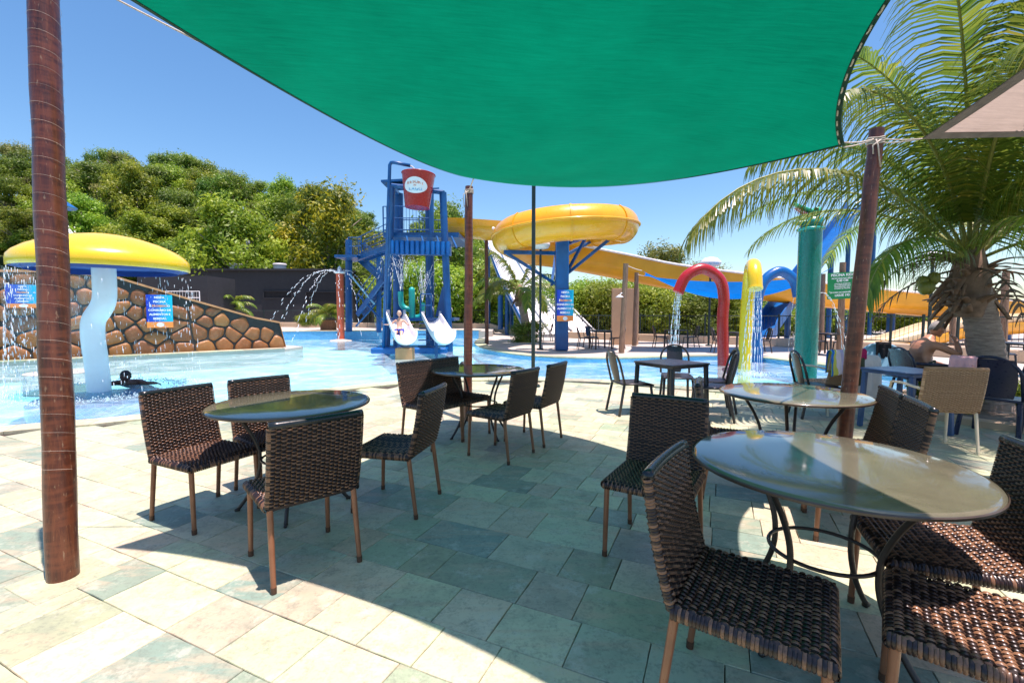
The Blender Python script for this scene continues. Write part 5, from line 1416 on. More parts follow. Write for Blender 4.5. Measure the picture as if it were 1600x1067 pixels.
# seam lip on the outside of the loop
mb = MB(); lp = smooth_poly(loop, 3); mb.tube([p - FO + (p - Vector((2.05, 18.1, p.z))).normalized() * .645 + Vector((0, 0, 0.02)) for p in lp], .045, 8); mb.build('seam_lip', M['yellow'], fl, smooth='all')
e0 = loop[-1]
ex = [e0, arcpt(150, 2.15) + Vector((0, 0, 4.22)), Vector((.9, 20.5, 4.15)), Vector((2.3, 20.9, 4.02)), Vector((5, 21.1, 3.55)), PD(1050, 432, 21.3), PD(1160, 446, 21.6), PD(1280, 460, 22), PD(1400, 472, 22.6), PD(1500, 480, 23.4), PD(1600, 487, 24.5), PD(1700, 492, 25.5)]
exs = smooth_poly(ex, 4); _, s2 = trough(exs, .60, .46)
step = 6
for k in range(0, len(exs) - 1, step):
    seg = exs[k:k + step + 1]
    if len(seg) < 2: continue
    mb = MB(); sweep_part(mb, [p - FO for p in exs], k, min(k + step, len(exs) - 1), s2, .05); o = mb.build('flume_section', M['orange_y'], fl, smooth=True)
    for sx in (-1, 1):
        mb = MB(); sc_ = []
        for i, p in enumerate(seg):
            t = (seg[min(i + 1, len(seg) - 1)] - seg[max(i - 1, 0)]).normalized(); rt = t.cross(Vector((0, 0, 1))).normalized(); sc_.append(p - FO + rt * sx * .61 + Vector((0, 0, .48)))
        mb.tube(sc_, .055, 6); mb.build('rim_lip', M['white'], o, smooth='all')
# supports
pb_ = P(877, 547); PO = pb_ - FO
mb = MB(); mb.box((PO.x, PO.y, 2.05), (.48, .48, 4.1), bev=.03); mb.build('support_column', M['blue'], fl, smooth=True)
def arm(a, b, r=.07): mb = MB(); mb.bar(Vector(a) - FO, Vector(b) - FO, r * 2, r * 2); mb.build('support_arm', M['blue'], fl)
ctop = PD(878, 375, pb_.y)
arm(PD(878, 396, 17.8), PD(788, 394, 17.0)); arm(PD(792, 396, 17.0), PD(870, 445, 17.8), .05); arm(PD(862, 445, 17.9), PD(868, 400, 20.0), .05)
arm(PD(882, 369, 17.8), PD(976, 372, 17.2)); arm(PD(885, 381, 17.7), PD(922, 367, 15.9)); arm(PD(886, 428, 17.7), PD(956, 371, 16.9), .05); arm(PD(886, 425, 17.9), PD(915, 372, 17.5), .05); arm(PD(882, 400, 17.9), PD(935, 371, 20), .05)
for px, Y, zt in ((1392, 22.6, 1.75), (1575, 24.5, 1.5)):
    p = PD(px, 500, Y); mb = MB(); mb.tube([(p.x - FO.x, p.y - FO.y, -.3), (p.x - FO.x, p.y - FO.y, zt)], .17, 14); mb.build('support_column', M['blue'], fl, smooth=True)
p = PD(1475, 500, 24.3); mb = MB(); mb.box((p.x - FO.x, p.y - FO.y, 1.0), (.75, .6, 2.6)); mb.build('support_column', M['orange_y'], fl)
# wide cream slide landing beyond the fence
cl_ = thing('slide_landing', 'cream and yellow slide run-out beyond the black fence at the right', 'slide', PD(1420, 530, 20.5)); co_ = Vector(cl_.location)
ex = smooth_poly([PD(1640, 492, 21.5), PD(1560, 497, 21), PD(1480, 505, 20.5), PD(1420, 522, 20.2), PD(1350, 540, 20.2), PD(1320, 547, 20.3)], 4)
_, s3 = trough(ex, .7, .15); mb = MB(); sweep(mb, [p - co_ for p in ex], [(x * 1.1, y * .7) for x, y in s3], .05); mb.build('chute', M['cream_flume'], cl_, smooth=True)
mb = MB(); sweep(mb, [p - co_ + Vector((0, -.08, -.28)) for p in ex], [(x * 1.12, y * .72) for x, y in s3], .05); mb.build('outer_shell', M['orange_y'], cl_, smooth=True)
# blue speed chute at the right
bs = thing('blue_speed_slide', 'steep straight blue chute slide rising behind the green crocodile column', 'slide', PD(1195, 528, 20.5)); bo = Vector(bs.location)
pa_ = [PD(1340, 322, 28.5), PD(1328, 334, 28), PD(1290, 385, 26), PD(1250, 440, 24), PD(1215, 490, 22), PD(1190, 523, 20.8), PD(1182, 527, 20.0)]
pp = [pa_[0], pa_[1]] + [pa_[1].lerp(pa_[5], t) for t in (.25, .5, .75, .95)] + [pa_[5] + Vector((-.1, -.3, -.05)), pa_[6]]; sb_ = [(-.5, .4), (-.5, -.1), (-.4, -.2), (.4, -.2), (.5, -.1), (.5, .4)]
mb = MB(); sweep(mb, [p - bo for p in pp], sb_, .05); mb.build('chute', M['blue_fg'], bs, smooth=True)
for (px, py, Y) in ((1300, 375, 26.5), (1232, 470, 23)):
    p = PD(px, py, Y); mb = MB(); mb.tube([(p.x - bo.x, p.y - bo.y, -bo.z - .1), (p.x - bo.x, p.y - bo.y, p.z - bo.z - .2)], .14, 12); mb.build('support_column', M['blue'], bs, smooth=True)
p = pa_[0] - bo; mb = MB(); mb.box(p + Vector((.9, .6, -.2)), (2.2, 1.6, .14)); mb.build('launch_platform', M['blue'], bs); railing(p + Vector((-.1, -.15, -.1)), p + Vector((1.9, -.15, -.1)), 1.0, bs, n=6)
for dx in (.2, 1.8): mb = MB(); mb.tube([p + Vector((dx, .9, -.2)), Vector((p.x + dx, p.y + .9, -bo.z - .1))], .13, 10); mb.build('support_column', M['blue'], bs, smooth=True)
# white steep slide behind the small palm
ws = thing('white_ramp_slide', 'broad steep white slide with blue side rails behind the thick blue column', 'slide', PD(880, 516, 27)); wo = Vector(ws.location)
q = [PD(752, 362, 33), PD(792, 360, 32), PD(930, 520, 26.8), PD(826, 522, 26.8)]
mb = MB(); n = 10
def ramp_(u, v):
    a = q[0].lerp(q[3], v); b = q[1].lerp(q[2], v); return a.lerp(b, u) - wo + Vector((0, 0, .25 * math.sin(v * PI * 3) * (1 - v) * .5 - .35 * math.sin(PI * v)))
mb.grid(ramp_, 8, 24); mb.grid(lambda u, v: ramp_(u, v) - Vector((0, 0, .3)), 8, 24); mb.build('chute', M['white'], ws, smooth='all')
for u_ in (0, .33, .66, 1):
    mb = MB(); mb.tube([ramp_(u_, i / 24) + Vector((0, 0, .12)) for i in range(25)], .11 if u_ in (0,) else .05, 8); mb.build('side_rail', M['blue'] if u_ == 0 else M['white'], ws, smooth='all')
for (u_, v_) in ((.1, .1), (.9, .1), (.1, .5), (.9, .5)):
    p = ramp_(u_, v_); mb = MB(); mb.tube([p - Vector((0, 0, .3)), Vector((p.x, p.y, -wo.z - .1))], .14, 10); mb.build('support_column', M['blue'], ws, smooth=True)
# log supports near yellow entry
log_post((PD(760, 500, 20.6).x, 20.9, -.5), PD(760, 374, 20.9), .09, .08, 'slim brown log prop under the yellow slide entry', 'post', 'log_prop')
cyl_ = thing('steel_column', 'blue steel column behind the far pool fence', 'post', (PD(782, 510, 30).x, 30, 0)); cyl(Vector((0, 0, FD)), Vector((0, 0, 2.6)), .17, 'blue', cyl_, 'shaft')

# ================================================================== FAR DECK: sign posts, blue sail, lamps, fence
rule_sign((pb_.x + .1, pb_.y - .32, PD(880, 502, pb_.y - .3).z), R(6), .62, 1.16, 'blue and orange pool rule sign on the thick blue column')
logs = [((971, 551), (978, 412), .10, 'tall grey brown log at the left end of the blue sail, nearer the pool'),
        ((991, 540), (995, 426), .10, 'log post in front of the tan board tied to the blue sail'),
        ((1283, 547), (1286, 428), .09, 'brown log post left of the green sign'),
        ((1312, 555), (1317, 410), .10, 'log post carrying the green sign'),
        ((1488, 552), (1490, 430), .09, 'slim log post left of the palm trunk'),
        ((1566, 560), (1572, 425), .10, 'log post right of the palm trunk')]
for (bx, by), (tx, ty), r, lab in logs:
    b = P(bx, by); log_post(b, PD(tx, ty, b.y), r, r * .9, lab, 'log', 'log_post', group='log posts on the far deck')
L1 = PD(1003, 423, 16.3); L2 = PD(1006, 431, 19.2); R1 = PD(1304, 417, 16.4); R2 = PD(1283, 430, 19.4)
fb = sail('x', L1, L2, R2, R1, (.1, 0), (.5, -.30), (.1, 0), (-.2, -.9), .4, None)
root = thing('shade_sail', 'blue shade sail hanging between log posts across the far deck', 'shade sail', tuple(L1))
mb = MB(); mb.grid(lambda u, v: fb(u, v) - L1, 30, 16); mb.build('canopy', M['sail_blue'], root, smooth='all', fix=False)
rope('tie_rope', PD(978, 414, P(971, 551).y), L1, 'rope from the nearer left log to the blue sail', .015, .02); rope('tie_rope', PD(995, 428, P(991, 540).y), L2, 'rope from the log by the tan board to the blue sail', .015, .02)
# green sign
b = P(1312, 555)
gs = thing('pool_sign', 'green pool depth sign with white lettering on a log post', 'sign', PD(1315.5, 467, b.y - .12)); gw, gh = .88, .86
mb = MB(); mb.box((0, 0, gh / 2), (gw, .02, gh)); mb.build('sign_board', M['sign_green'], gs)
for s, sz, z, bold in (('PISCINA KIDS', .115, .90, .003), ('PROFUNDIDADE MÉDIA', .06, .775, .0015), ('0,40 CM', .10, .69, .003), ('CRIANÇAS SOMENTE', .05, .575, .001), ('NA COMPANHIA DOS', .05, .515, .001), ('RESPONSÁVEIS. NÃO', .05, .455, .001), ('CORRER NA PISCINA', .05, .395, .001), ('EM CASO DE EMERGÊNCIA', .062, .25, .0015), ('LIGUE 193', .10, .14, .003)):
    text(s, sz, M['ink_white'], gs, (0, -.013, gh * z), bold=bold)
gs.rotation_euler = (R(3), R(-3), R(-8))
# tan board
b = P(975, 540); mb = MB(); pw = PD(998, 500, 20.4).x - PD(956, 500, 20.4).x
mb.box((0, 0, 1.25), (pw, .12, 2.5), bev=.01); o = mb.build('tan_board', M['panel'], None); o.location = (PD(976.5, 500, 20.4).x, 20.4, 0); tag(o, 'tall plain tan board standing behind two logs', 'board')
sh_ = thing('shower_head', 'small white shower head on the log in front of the tan board', 'shower', PD(968, 463, 16.0)); mb = MB(); mb.lathe([(0, .06), (.03, .05), (.14, -.02), (.13, -.04), (0, -.03)], n=16); mb.build('rose', M['white'], sh_, smooth='all'); mb = MB(); mb.tube([(0, 0, .05), (.07, 0, .12), (.17, .1, .10)], .015, 8); mb.build('pipe', M['white'], sh_, smooth='all')
# lamps
def lamp(base, H, label, globe=True, r=.045, gr=.30):
    t = thing('lamp_post', label, 'lamp post', base, group='lamp posts'); mb = MB(); mb.tube([(0, 0, 0), (0, 0, H - .1)], r, 12); mb.build('pole', M['iron2'], t, smooth=True)
    mb = MB(); mb.lathe([(0, .05), (.12, .045), (.14, 0)], n=16); mb.build('base', M['iron2'], t, smooth=True)
    mb = MB(); mb.lathe([(0, H + gr * .75), (gr * .6, H + gr * .62), (gr, H + .1), (gr * 1.02, H + .02), (gr * .8, H - .08), (.1, H - .12), (0, H - .12)], n=24); mb.build('globe', M['globe'], t, smooth='all')
    return t
M['iron2'] = paint('dark_green_iron', (.012, .03, .028), .4, .2, 10)
b = P(844, 546); lamp(b, PD(848, 385, b.y).z, 'dark lamp post with white bowl beside the thick blue column', gr=.36)
b = P(1107, 540); lamp(b, PD(1112, 413, b.y).z, 'dark lamp post with white bowl behind the red arch', gr=.42)
b = P(1449, 560); lamp(b, PD(1453, 400, b.y).z, 'thin dark lamp post left of the palm trunk', gr=.2)
lamp(Vector((.40, 8.55, 0)), 4.6, 'slim dark green lamp post standing at the pool edge behind the middle table', r=.036, gr=.25)
# low wall and fence
fpts = [Vector((-34, 44, 0)), Vector((-18, 36, 0)), Vector((-5, 33.5, 0)), Vector((.5, 31, 0)), P(885, 527), P(1000, 532), P(1216, 540.5), P(1390, 551), P(1600, 566), P(1750, 585)]
fz = lambda p: FD if p.x < -1.6 else 0.0
fline = smooth_poly(fpts, 4)
fw = thing('low_wall', 'low sand coloured wall under the black fence', 'wall', fpts[4]); fence = thing('metal_fence', 'black metal fence along the far side of the deck', 'fence', fpts[4]); f0 = fpts[4]
mbw = MB(); rails = MB(); bars = MB()
for a, b in zip(fline, fline[1:]):
    za, zb = fz(a), fz(b)
    L = (b - a).length; nblk = max(1, int(L / 1.1))
    for k in range(nblk):
        p, q_ = a.lerp(b, k / nblk), a.lerp(b, (k + 1) / nblk); d_ = (q_ - p).normalized() * .008
        mw = MB(); mw.bar(p - f0 + d_ + Vector((0, 0, za + .16)), q_ - f0 - d_ + Vector((0, 0, zb + .16)), .34, .36, bev=.02); mw.build('wall_block', M['beige_wall'], fw)
    for z in (.42, 1.28): rails.tube([a - f0 + Vector((0, 0, z + za)), b - f0 + Vector((0, 0, z + zb))], .022, 6)
    nb_ = int(L / .13)
    for k in range(nb_):
        p = a.lerp(b, k / nb_) - f0; bars.tube([p + Vector((0, 0, .40 + za)), p + Vector((0, 0, 1.28 + zb))], .008, 4, caps=False)
    m_ = MB(); npst = max(1, round(L / 2.4))
    for k in range(npst):
        p = a.lerp(b, k / npst) - f0; m_ = MB(); m_.box(p + Vector((0, 0, .68 + za)), (.06, .06, 1.36)); m_.build('fence_post', M['iron2'], fence)
rails.build('rail', M['iron2'], fence); bars.build('bars', M['iron2'], fence, stuff=True)
# dark rail along black building
# ================================================================== BUILDINGS
bl = thing('poolside_building', 'low charcoal building with a slot window and dark doorway behind the pool', 'building', (-24, 41, FD))
bx0 = PD(230, 500, 41).x; bx1 = PD(543, 500, 41).x; bz = PD(400, 423, 41).z - FD
mb = MB(); mb.box(((bx0 + bx1) / 2 + 24, 4, bz / 2), (bx1 - bx0, 8, bz)); mb.build('wall', M['black'], bl)
mb = MB(); mb.box(((bx0 + bx1) / 2 + 24, 3.9, bz + .08), (bx1 - bx0 + .3, 8.4, .16)); mb.build('parapet', M['black'], bl)
def opening(x0, x1, y0, y1, nm, mat='blackdark'):
    a = PD(x0, y0, 40.98); b = PD(x1, y1, 40.98); w_ = b.x - a.x; h_ = a.z - b.z; cx = (a.x + b.x) / 2 + 24; cz = (a.z + b.z) / 2 - FD
    mb = MB(); mb.box((cx, .0, cz), (w_, .06, h_)); o = mb.build(nm, M[mat], bl)
    f = MB(); 
    for (xx, zz_, ww_, hh_) in ((cx, cz + h_ / 2, w_ + .16, .09), (cx, cz - h_ / 2, w_ + .16, .09), (cx - w_ / 2, cz, .09, h_), (cx + w_ / 2, cz, .09, h_)): f.box((xx, -.05, zz_), (ww_, .12, hh_))
    f.build('frame', M['black'], o)
opening(412, 457, 455, 466, 'window'); opening(478, 530, 456, 511, 'doorway')
for px in (357, 427):
    p = PD(px, 422, 42); mb = MB(); mb.lathe([(.55, 0), (.55, .55), (.62, .58), (.55, .72), (0, .78)], n=20); o = mb.build('roof_vent', M['grey'], bl, smooth=True); o.location = (p.x + 24, 2.2, bz + .16)
# second building bits behind the rock wall
b2 = thing('annex_building', 'small beige and charcoal annex seen under the mushroom dome', 'building', (PD(240, 480, 30).x, 30, 0)); 
mb = MB(); mb.box((1.3, 1.5, 1.9), (4.6, 3, 3.9)); mb.build('wall', M['black'], b2); mb = MB(); mb.box((-2.2, 1.4, 1.55), (2.4, 3, 3.1)); mb.build('side_wall', M['beige_wall'], b2); railing(Vector((-2.5, -.8, 1.9)), Vector((3.6, -.8, 1.9)), .9, b2, n=34, mat='white')
mb = MB(); mb.box((.5, -.5, 1.8), (6.6, 1.2, .14)); mb.build('terrace_slab', M['beige_wall'], b2)
up_ = thing('utility_pole', 'grey utility pole behind the charcoal building', 'pole', (PD(389, 420, 52).x, 52, 0)); mb = MB(); mb.tube([(0, 0, 0), (0, 0, PD(389, 362, 52).z)], .2, 10); mb.build('shaft', M['grey'], up_, smooth=True); mb = MB(); mb.box((0, 0, PD(389, 366, 52).z), (1.6, .12, .12)); mb.build('crossarm', M['grey'], up_)

# ================================================================== VEGETATION
def leaf_mesh(name, mat, lobes, per, size, seed, trunk_h, trunk_r, flat=.75):
    """crown of leaf cards spread through overlapping lobes; unit crown about 1 high"""
    rg = random.Random(seed); mb = MB()
    for (cx, cy, cz, rr) in lobes:
        base = rg.uniform(.25, .75)
        for i in range(per):
            th = rg.uniform(0, 2 * PI); ph = math.acos(rg.uniform(-1, 1)); r = rr * (.35 + .95 * rg.random() ** .8)
            d_ = Vector((math.sin(ph) * math.cos(th), math.sin(ph) * math.sin(th), math.cos(ph)))
            w_ = 1 + .6 * noise.noise(d_ * 2.4 + Vector((cx, cy, cz)) * 7)
            p = Vector((cx, cy, cz)) + Vector((d_.x * r, d_.y * r, d_.z * r * flat)) * w_
            n = (d_ + Vector((rg.gauss(0, .6), rg.gauss(0, .6), rg.gauss(0, .6) + .35))).normalized(); t = n.orthogonal().normalized(); t = Matrix.Rotation(rg.uniform(0, 6.28), 3, n) @ t; b = n.cross(t)
            s = size * rg.uniform(.6, 1.3); tn = min(1, max(0, base + rg.gauss(0, .16)))
            mb.add([p - t * s, p + b * s * .42, p + t * s, p - b * s * .42], [(0, 1, 2, 3)], tn)
    return mb.mesh(name, mat, fix=False)
def make_lobes(seed, n=12, tall=1.0, spread=.32):
    rg = random.Random(seed); out = []
    for i in range(n):
        a = rg.uniform(0, 2 * PI); h = rg.random(); rad_ = spread * (math.sin(PI * (.10 + .82 * h)) ** .8) * rg.uniform(.2, 1.05)
        out.append((rad_ * math.cos(a), rad_ * math.sin(a), (.26 + .66 * h) * tall, rg.uniform(.055, .145)))
    return out
def trunk_mesh(name, seed, mat):
    rg = random.Random(seed); mb = MB(); pts = [Vector((0, 0, -.06)), Vector((rg.uniform(-.01, .01), 0, .15)), Vector((rg.uniform(-.03, .03), rg.uniform(-.03, .03), .35)), Vector((rg.uniform(-.05, .05), rg.uniform(-.05, .05), .7))]
    mb.tube(pts, [.024, .019, .015, .006], 8)
    for k in range(12):
        z = rg.uniform(.18, .6); a = rg.uniform(0, 2 * PI); p = pts[1].lerp(pts[3], (z - .15) / .55)
        mb.tube([p, p + Vector((math.cos(a) * .12, math.sin(a) * .12, .09)), p + Vector((math.cos(a) * .24, math.sin(a) * .24, .2))], [.010, .007, .003], 5)
    return mb.mesh(name, mat, smooth='all')
KIN = {}
for nm, mat, seed, nl, per, sz in (('forest', 'leaf', 1, 34, 470, .017), ('forest_b', 'leaf', 2, 36, 440, .0165), ('bright', 'leaf2', 3, 32, 480, .018), ('olive', 'leaf3', 4, 34, 360, .0155), ('blossom', 'leaf4', 5, 32, 420, .0155), ('hedge', 'leaf2', 6, 20, 760, .022), ('hedge_b', 'leaf', 7, 20, 760, .022)):
    lob = make_lobes(seed * 13, nl, 1.0, .36)
    if nm.startswith('hedge'):
        rg = random.Random(seed); lob = [(rg.uniform(-.3, .3), rg.uniform(-.25, .25), rg.uniform(.12, .78), rg.uniform(.15, .22)) for _ in range(nl)]
    KIN[nm] = (leaf_mesh('crown', M[mat], lob, per, sz, seed, 0, 0), trunk_mesh('trunk', seed, M['bark']))
TL = {'forest': 'dense dark green forest tree on the hillside', 'forest_b': 'rounded green forest tree on the hillside', 'bright': 'bright green leafy tree standing in front of the wooded hill', 'olive': 'olive green dry looking tree on the wooded hill', 'blossom': 'tree with yellow blossom above the forest left of the blue tower', 'hedge': 'bright green bushy tree behind the black fence', 'hedge_b': 'dark green bushy tree behind the black fence'}
def zone(kind, x, y):
    px = 800 + F * x / y
    if kind.startswith('hedge'):
        z = 'behind the small palm' if px < 880 else 'behind the tan board' if px < 1000 else 'behind the red arch' if px < 1130 else 'behind the yellow and blue arches' if px < 1300 else 'right of the green sign'
        return ('taller ' if y > 33 else 'lower ') + TL[kind].replace('behind the black fence', 'beyond the fence ' + z)
    z = 'above the yellow mushroom' if px < 170 else 'above the rock wall sign' if px < 310 else 'above the charcoal building' if px < 440 else 'just left of the blue tower' if px < 600 else 'behind the blue tower' if px < 730 else 'behind the yellow bowl'
    return TL[kind].split(' on the')[0].split(' standing')[0] + (' low down ' if y < 56 else ' halfway up the hill ' if y < 66 else ' near the hilltop ') + z
def tree(kind, x, y, H, rnd_, wide=1.0, label=None):
    if not label:
        lb = zone(kind, x, y)
        return tree_(kind, x, y, H, rnd_, wide, lb, lb)
    return tree_(kind, x, y, H, rnd_, wide, label, None)
def tree_(kind, x, y, H, rnd_, wide, label, grp):
    z = max(ground_z(x, y), -.15) if y < 62 else ground_z(x, y)
    t = thing('shade_tree' if not kind.startswith('hedge') else 'bushy_tree', label, 'tree', (x, y, z), rnd_.uniform(0, 6.28), group=grp)
    t.scale = (H * wide, H * wide, H)
    for me, nm in zip(KIN[kind], ('crown', 'trunk')):
        o = bpy.data.objects.new(nm, me); C.objects.link(o); o.parent = t
    return t
sil = [(-120, 232), (0, 224), (60, 220), (110, 214), (170, 214), (230, 222), (280, 236), (320, 256), (360, 270), (450, 276), (505, 284), (540, 308), (575, 335), (610, 375), (650, 345), (690, 322), (725, 330), (770, 372), (815, 410), (860, 425)]
def silh(px):
    for (a, ya), (b, yb) in zip(sil, sil[1:]):
        if px <= b: return ya + (yb - ya) * max(0, (px - a)) / (b - a)
    return 425
rg = random.Random(77)
for (Y, fr_, dpx, px0, px1) in ((53, .46, 44, -60, 570), (47, .55, 44, 560, 860), (56, .62, 42, -90, 860), (61, .80, 40, -110, 830), (70, .95, 33, -130, 800), (80, 1.0, 34, -140, 780)):
    px = px0
    while px < px1:
        q_ = px + rg.uniform(-12, 12); yt = 490 - (490 - silh(q_)) * fr_ * rg.uniform(.84, 1.07); p = PD(q_, yt, Y + rg.uniform(-2, 2)); g = ground_z(p.x, p.y); H = max(4.5, p.z - g)
        kind = rg.choice(['forest', 'forest_b', 'olive', 'bright', 'forest', 'bright'] if Y < 60 else ['forest', 'forest_b', 'olive', 'forest', 'bright'])
        if not (Y < 45 and q_ > 560): tree(kind, p.x, p.y, H * 1.04, rg, min(1.15, max(.72, 8.6 / H)) * rg.uniform(.85, 1.15))
        px += dpx * rg.uniform(.8, 1.2)
p = PD(515, 292, 50); tree('blossom', p.x, p.y, (p.z - ground_z(p.x, p.y)) * 1.03, rg, 1.0, TL['blossom'])
p = PD(360, 305, 45); tree('bright', p.x, p.y, p.z - ground_z(p.x, p.y), rg, .95, 'bright green tree behind the charcoal building')
p = PD(700, 318, 40); tree('forest_b', p.x, p.y, p.z, rg, .85, 'tall green tree behind the yellow slide entry')
p = PD(1035, 378, 42); tree('olive', p.x, p.y, p.z, rg, 1.1, 'pale flowering tree rising above the long yellow slide')
p = PD(1100, 405, 44); tree('olive', p.x, p.y, p.z, rg, 1.1, 'olive tree beyond the lamp behind the red arch')
for (px0, px1, Y, yt, dpx) in ((880, 1130, 29, 437, 34), (740, 1180, 35, 428, 40), (1130, 1400, 30, 470, 40), (1180, 1420, 42, 476, 36), (1400, 1700, 45, 484, 45), (640, 760, 36, 400, 36)):
    px = px0
    while px < px1:
        y_ = yt + rg.uniform(-7, 9); p = PD(px, y_, Y + rg.uniform(-1.5, 1.5)); tree(rg.choice(['hedge', 'hedge', 'hedge_b']), p.x, p.y, max(1.2, p.z + .2), rg, 1.15 if p.z > 3 else 1.7); px += dpx * rg.uniform(.8, 1.15)

# low shrubs
def shrub(loc, s, label, kind='hedge', cat='shrub'):
    o = bpy.data.objects.new('shrub', KIN[kind][0]); C.objects.link(o); o.location = loc; o.scale = (s[0], s[1], s[2]); tag(o, label, cat); return o
# palms
def frond(mb, base, az, el, L, droop, nl=52, ll=.55, w=.030, rgn=None, dead=False, twist=0.0, rb=None, hang=.55):
    """coconut frond: curved rachis with two rows of narrow drooping leaflets"""
    rg = rgn; N = 16; pts = [Vector(base)]; d_ = Vector((math.cos(az) * math.cos(el), math.sin(az) * math.cos(el), math.sin(el))); e = el
    for i in range(N):
        e -= droop / N * (.5 + 1.0 * i / N); d_ = Vector((math.cos(az) * math.cos(e), math.sin(az) * math.cos(e), math.sin(e))); pts.append(pts[-1] + d_ * L / N)
    rb.tube(pts, [.022 * (1 - .85 * i / N) * (L / 3) ** .5 + .002 for i in range(N + 1)], 6)
    side0 = Vector((-math.sin(az), math.cos(az), 0))
    for k in range(nl):
        t = .10 + .90 * (k + rg.random() * .5) / nl; f = t * N; i = min(N - 1, int(f)); p = pts[i].lerp(pts[i + 1], f - i); tg = (pts[i + 1] - pts[i]).normalized(); upv = side0.cross(tg).normalized()
        if upv.z < 0: upv = -upv
        l = ll * (math.sin(PI * (.10 + .82 * t)) ** .6) * rg.uniform(.85, 1.1)
        for sg in (-1, 1):
            sw = .45 + .35 * t
            dirv = (side0 * sg * (1 - .35 * t) + tg * sw + upv * .22 * rg.uniform(.2, 1.2)).normalized(); q = p; ww = w * rg.uniform(.8, 1.15); vs = []
            tn = min(1, max(0, rg.gauss(.42, .16) + (.25 if rg.random() < .06 else 0)))
            M3 = 4; cur = Vector(q); dd = Vector(dirv)
            for s in range(M3 + 1):
                ws_ = ww * (1.0 if s < 2 else (1 - (s - 1) / (M3 - .6)) ) * .5; ws_ = max(.001, ws_); nrm = dd.cross(tg).normalized() if dd.cross(tg).length > 1e-3 else upv
                sd = nrm.cross(dd).normalized(); vs += [cur + sd * ws_, cur - sd * ws_]
                dd = (dd + Vector((0, 0, -hang * (.35 + .3 * s) * rg.uniform(.8, 1.2)))).normalized(); cur = cur + dd * l / M3
            mb.add(vs, [(2 * s, 2 * s + 1, 2 * s + 3, 2 * s + 2) for s in range(M3)], tn)
def palm(name, label, base, lean, H, r0, fr, seed, coco=True, boots=True, ll=.55, nl=52, w=.03, stem=True):
    base = Vector(base); t = thing(name, label, 'palm tree', base); rg = random.Random(seed); top = Vector((lean[0], lean[1], H))
    if stem:
        mb = MB(); n = 44; pts = []; rr = []
        for i in range(n + 1):
            u = i / n; pts.append(Vector((lean[0] * u ** 1.5, lean[1] * u ** 1.5, H * u - .1 * (i == 0)))); rr.append(r0 * (1.12 - .18 * u + .25 * max(0, .12 - u) / .12) * (1 + (.028 if i % 2 else -.02)))
        mb.tube(pts, rr, 22); mb.build('trunk', M['palmbark'], t, smooth='all')
    for k, (az, el, L, dr, kw) in enumerate(fr):
        lm = MB(); rb = MB(); b = top + Vector((math.cos(R(az)) * r0 * .5, math.sin(R(az)) * r0 * .5, .05 + .25 * max(0, math.sin(R(el)))))
        frond(lm, b, R(az), R(el), L, R(dr), kw.get('nl', nl), kw.get('ll', ll), w, rg, rb=rb, hang=kw.get('hang', .5))
        f_ = lm.build('frond', M[kw.get('mat', 'palmleaf')], t, fix=False); rb.build('rachis', M['rachis'] if kw.get('mat', '') != 'deadleaf' else M['deadleaf'], f_, smooth='all')
    if boots:
        for k in range(60):
            a = rg.uniform(0, 2 * PI); z = H - .55 + .75 * rg.random(); L = rg.uniform(.22, .5); mb = MB(); out = Vector((math.cos(a), math.sin(a), 0)); sd = Vector((-math.sin(a), math.cos(a), 0)); wd_ = rg.uniform(.035, .085)
            p0 = Vector((top.x, top.y, z)) + out * r0 * .8; cur = p0; dd = (out * .5 + Vector((0, 0, .9 if rg.random() > .35 else -.5))).normalized(); vs = []
            for s in range(6):
                ww_ = wd_ * (1 - .75 * s / 5); vs += [cur + sd * ww_ - out * .015, cur + out * .03, cur - sd * ww_ - out * .015]; dd = (dd + out * .12 + Vector((0, 0, -.28))).normalized(); cur = cur + dd * L / 5
            mb.add(vs, [(3 * s + j, 3 * s + j + 1, 3 * s + j + 4, 3 * s + j + 3) for s in range(5) for j in (0, 1)]); o = mb.build('dry_sheath', M['deadleaf'], t, smooth='all', fix=False); m__ = o.modifiers.new('t', 'SOLIDIFY'); m__.thickness = .012
        mb = MB(); mb.lathe([(r0 * .9, H - .6), (r0 * 1.15, H - .4), (r0 * 1.25, H - .15), (r0 * 1.0, H + .1), (r0 * .6, H + .4), (0, H + .5)], (top.x, top.y, 0), 18); mb.build('crown_base', M['deadleaf'], t, smooth='all')
    if coco:
        for k in range(4):
            a = R(185 + rg.uniform(-25, 25)); mb = MB(); mb.lathe([(0, .09), (.05, .07), (.072, .02), (.068, -.04), (.035, -.085), (0, -.10)], n=14); o = mb.build('coconut', M['coconut'], t, smooth='all'); o.location = top + Vector((math.cos(a) * rg.uniform(.50, .72), math.sin(a) * .3, rg.uniform(-.25, .02)))
        for k in range(3):
            mb = MB(); a = R(165 + k * 18); L = 1.0; p = top + Vector((math.cos(a) * .2, math.sin(a) * .2, .2)); pts = [p, p + Vector((math.cos(a) * .35, math.sin(a) * .35, .05)), p + Vector((math.cos(a) * .65, math.sin(a) * .6, -.12))]; mb.tube(pts, [.02, .015, .008], 6)
            for q in range(26):
                s = pts[0].lerp(pts[2], rg.random()); e = s + Vector((rg.uniform(-.32, .0), rg.uniform(-.2, .2), rg.uniform(-.4, .1))); mb.tube([s, (s + e) / 2 + Vector((0, 0, .03)), e], [.005, .004, .002], 4)
            mb.build('flower_stalk', M['rachis'] if k else M['deadleaf'], t, smooth='all')
    return t
e = {}
BP = Vector((6.62, 6.2, 0)); lean = PD(1515, 420, 6.2) - BP
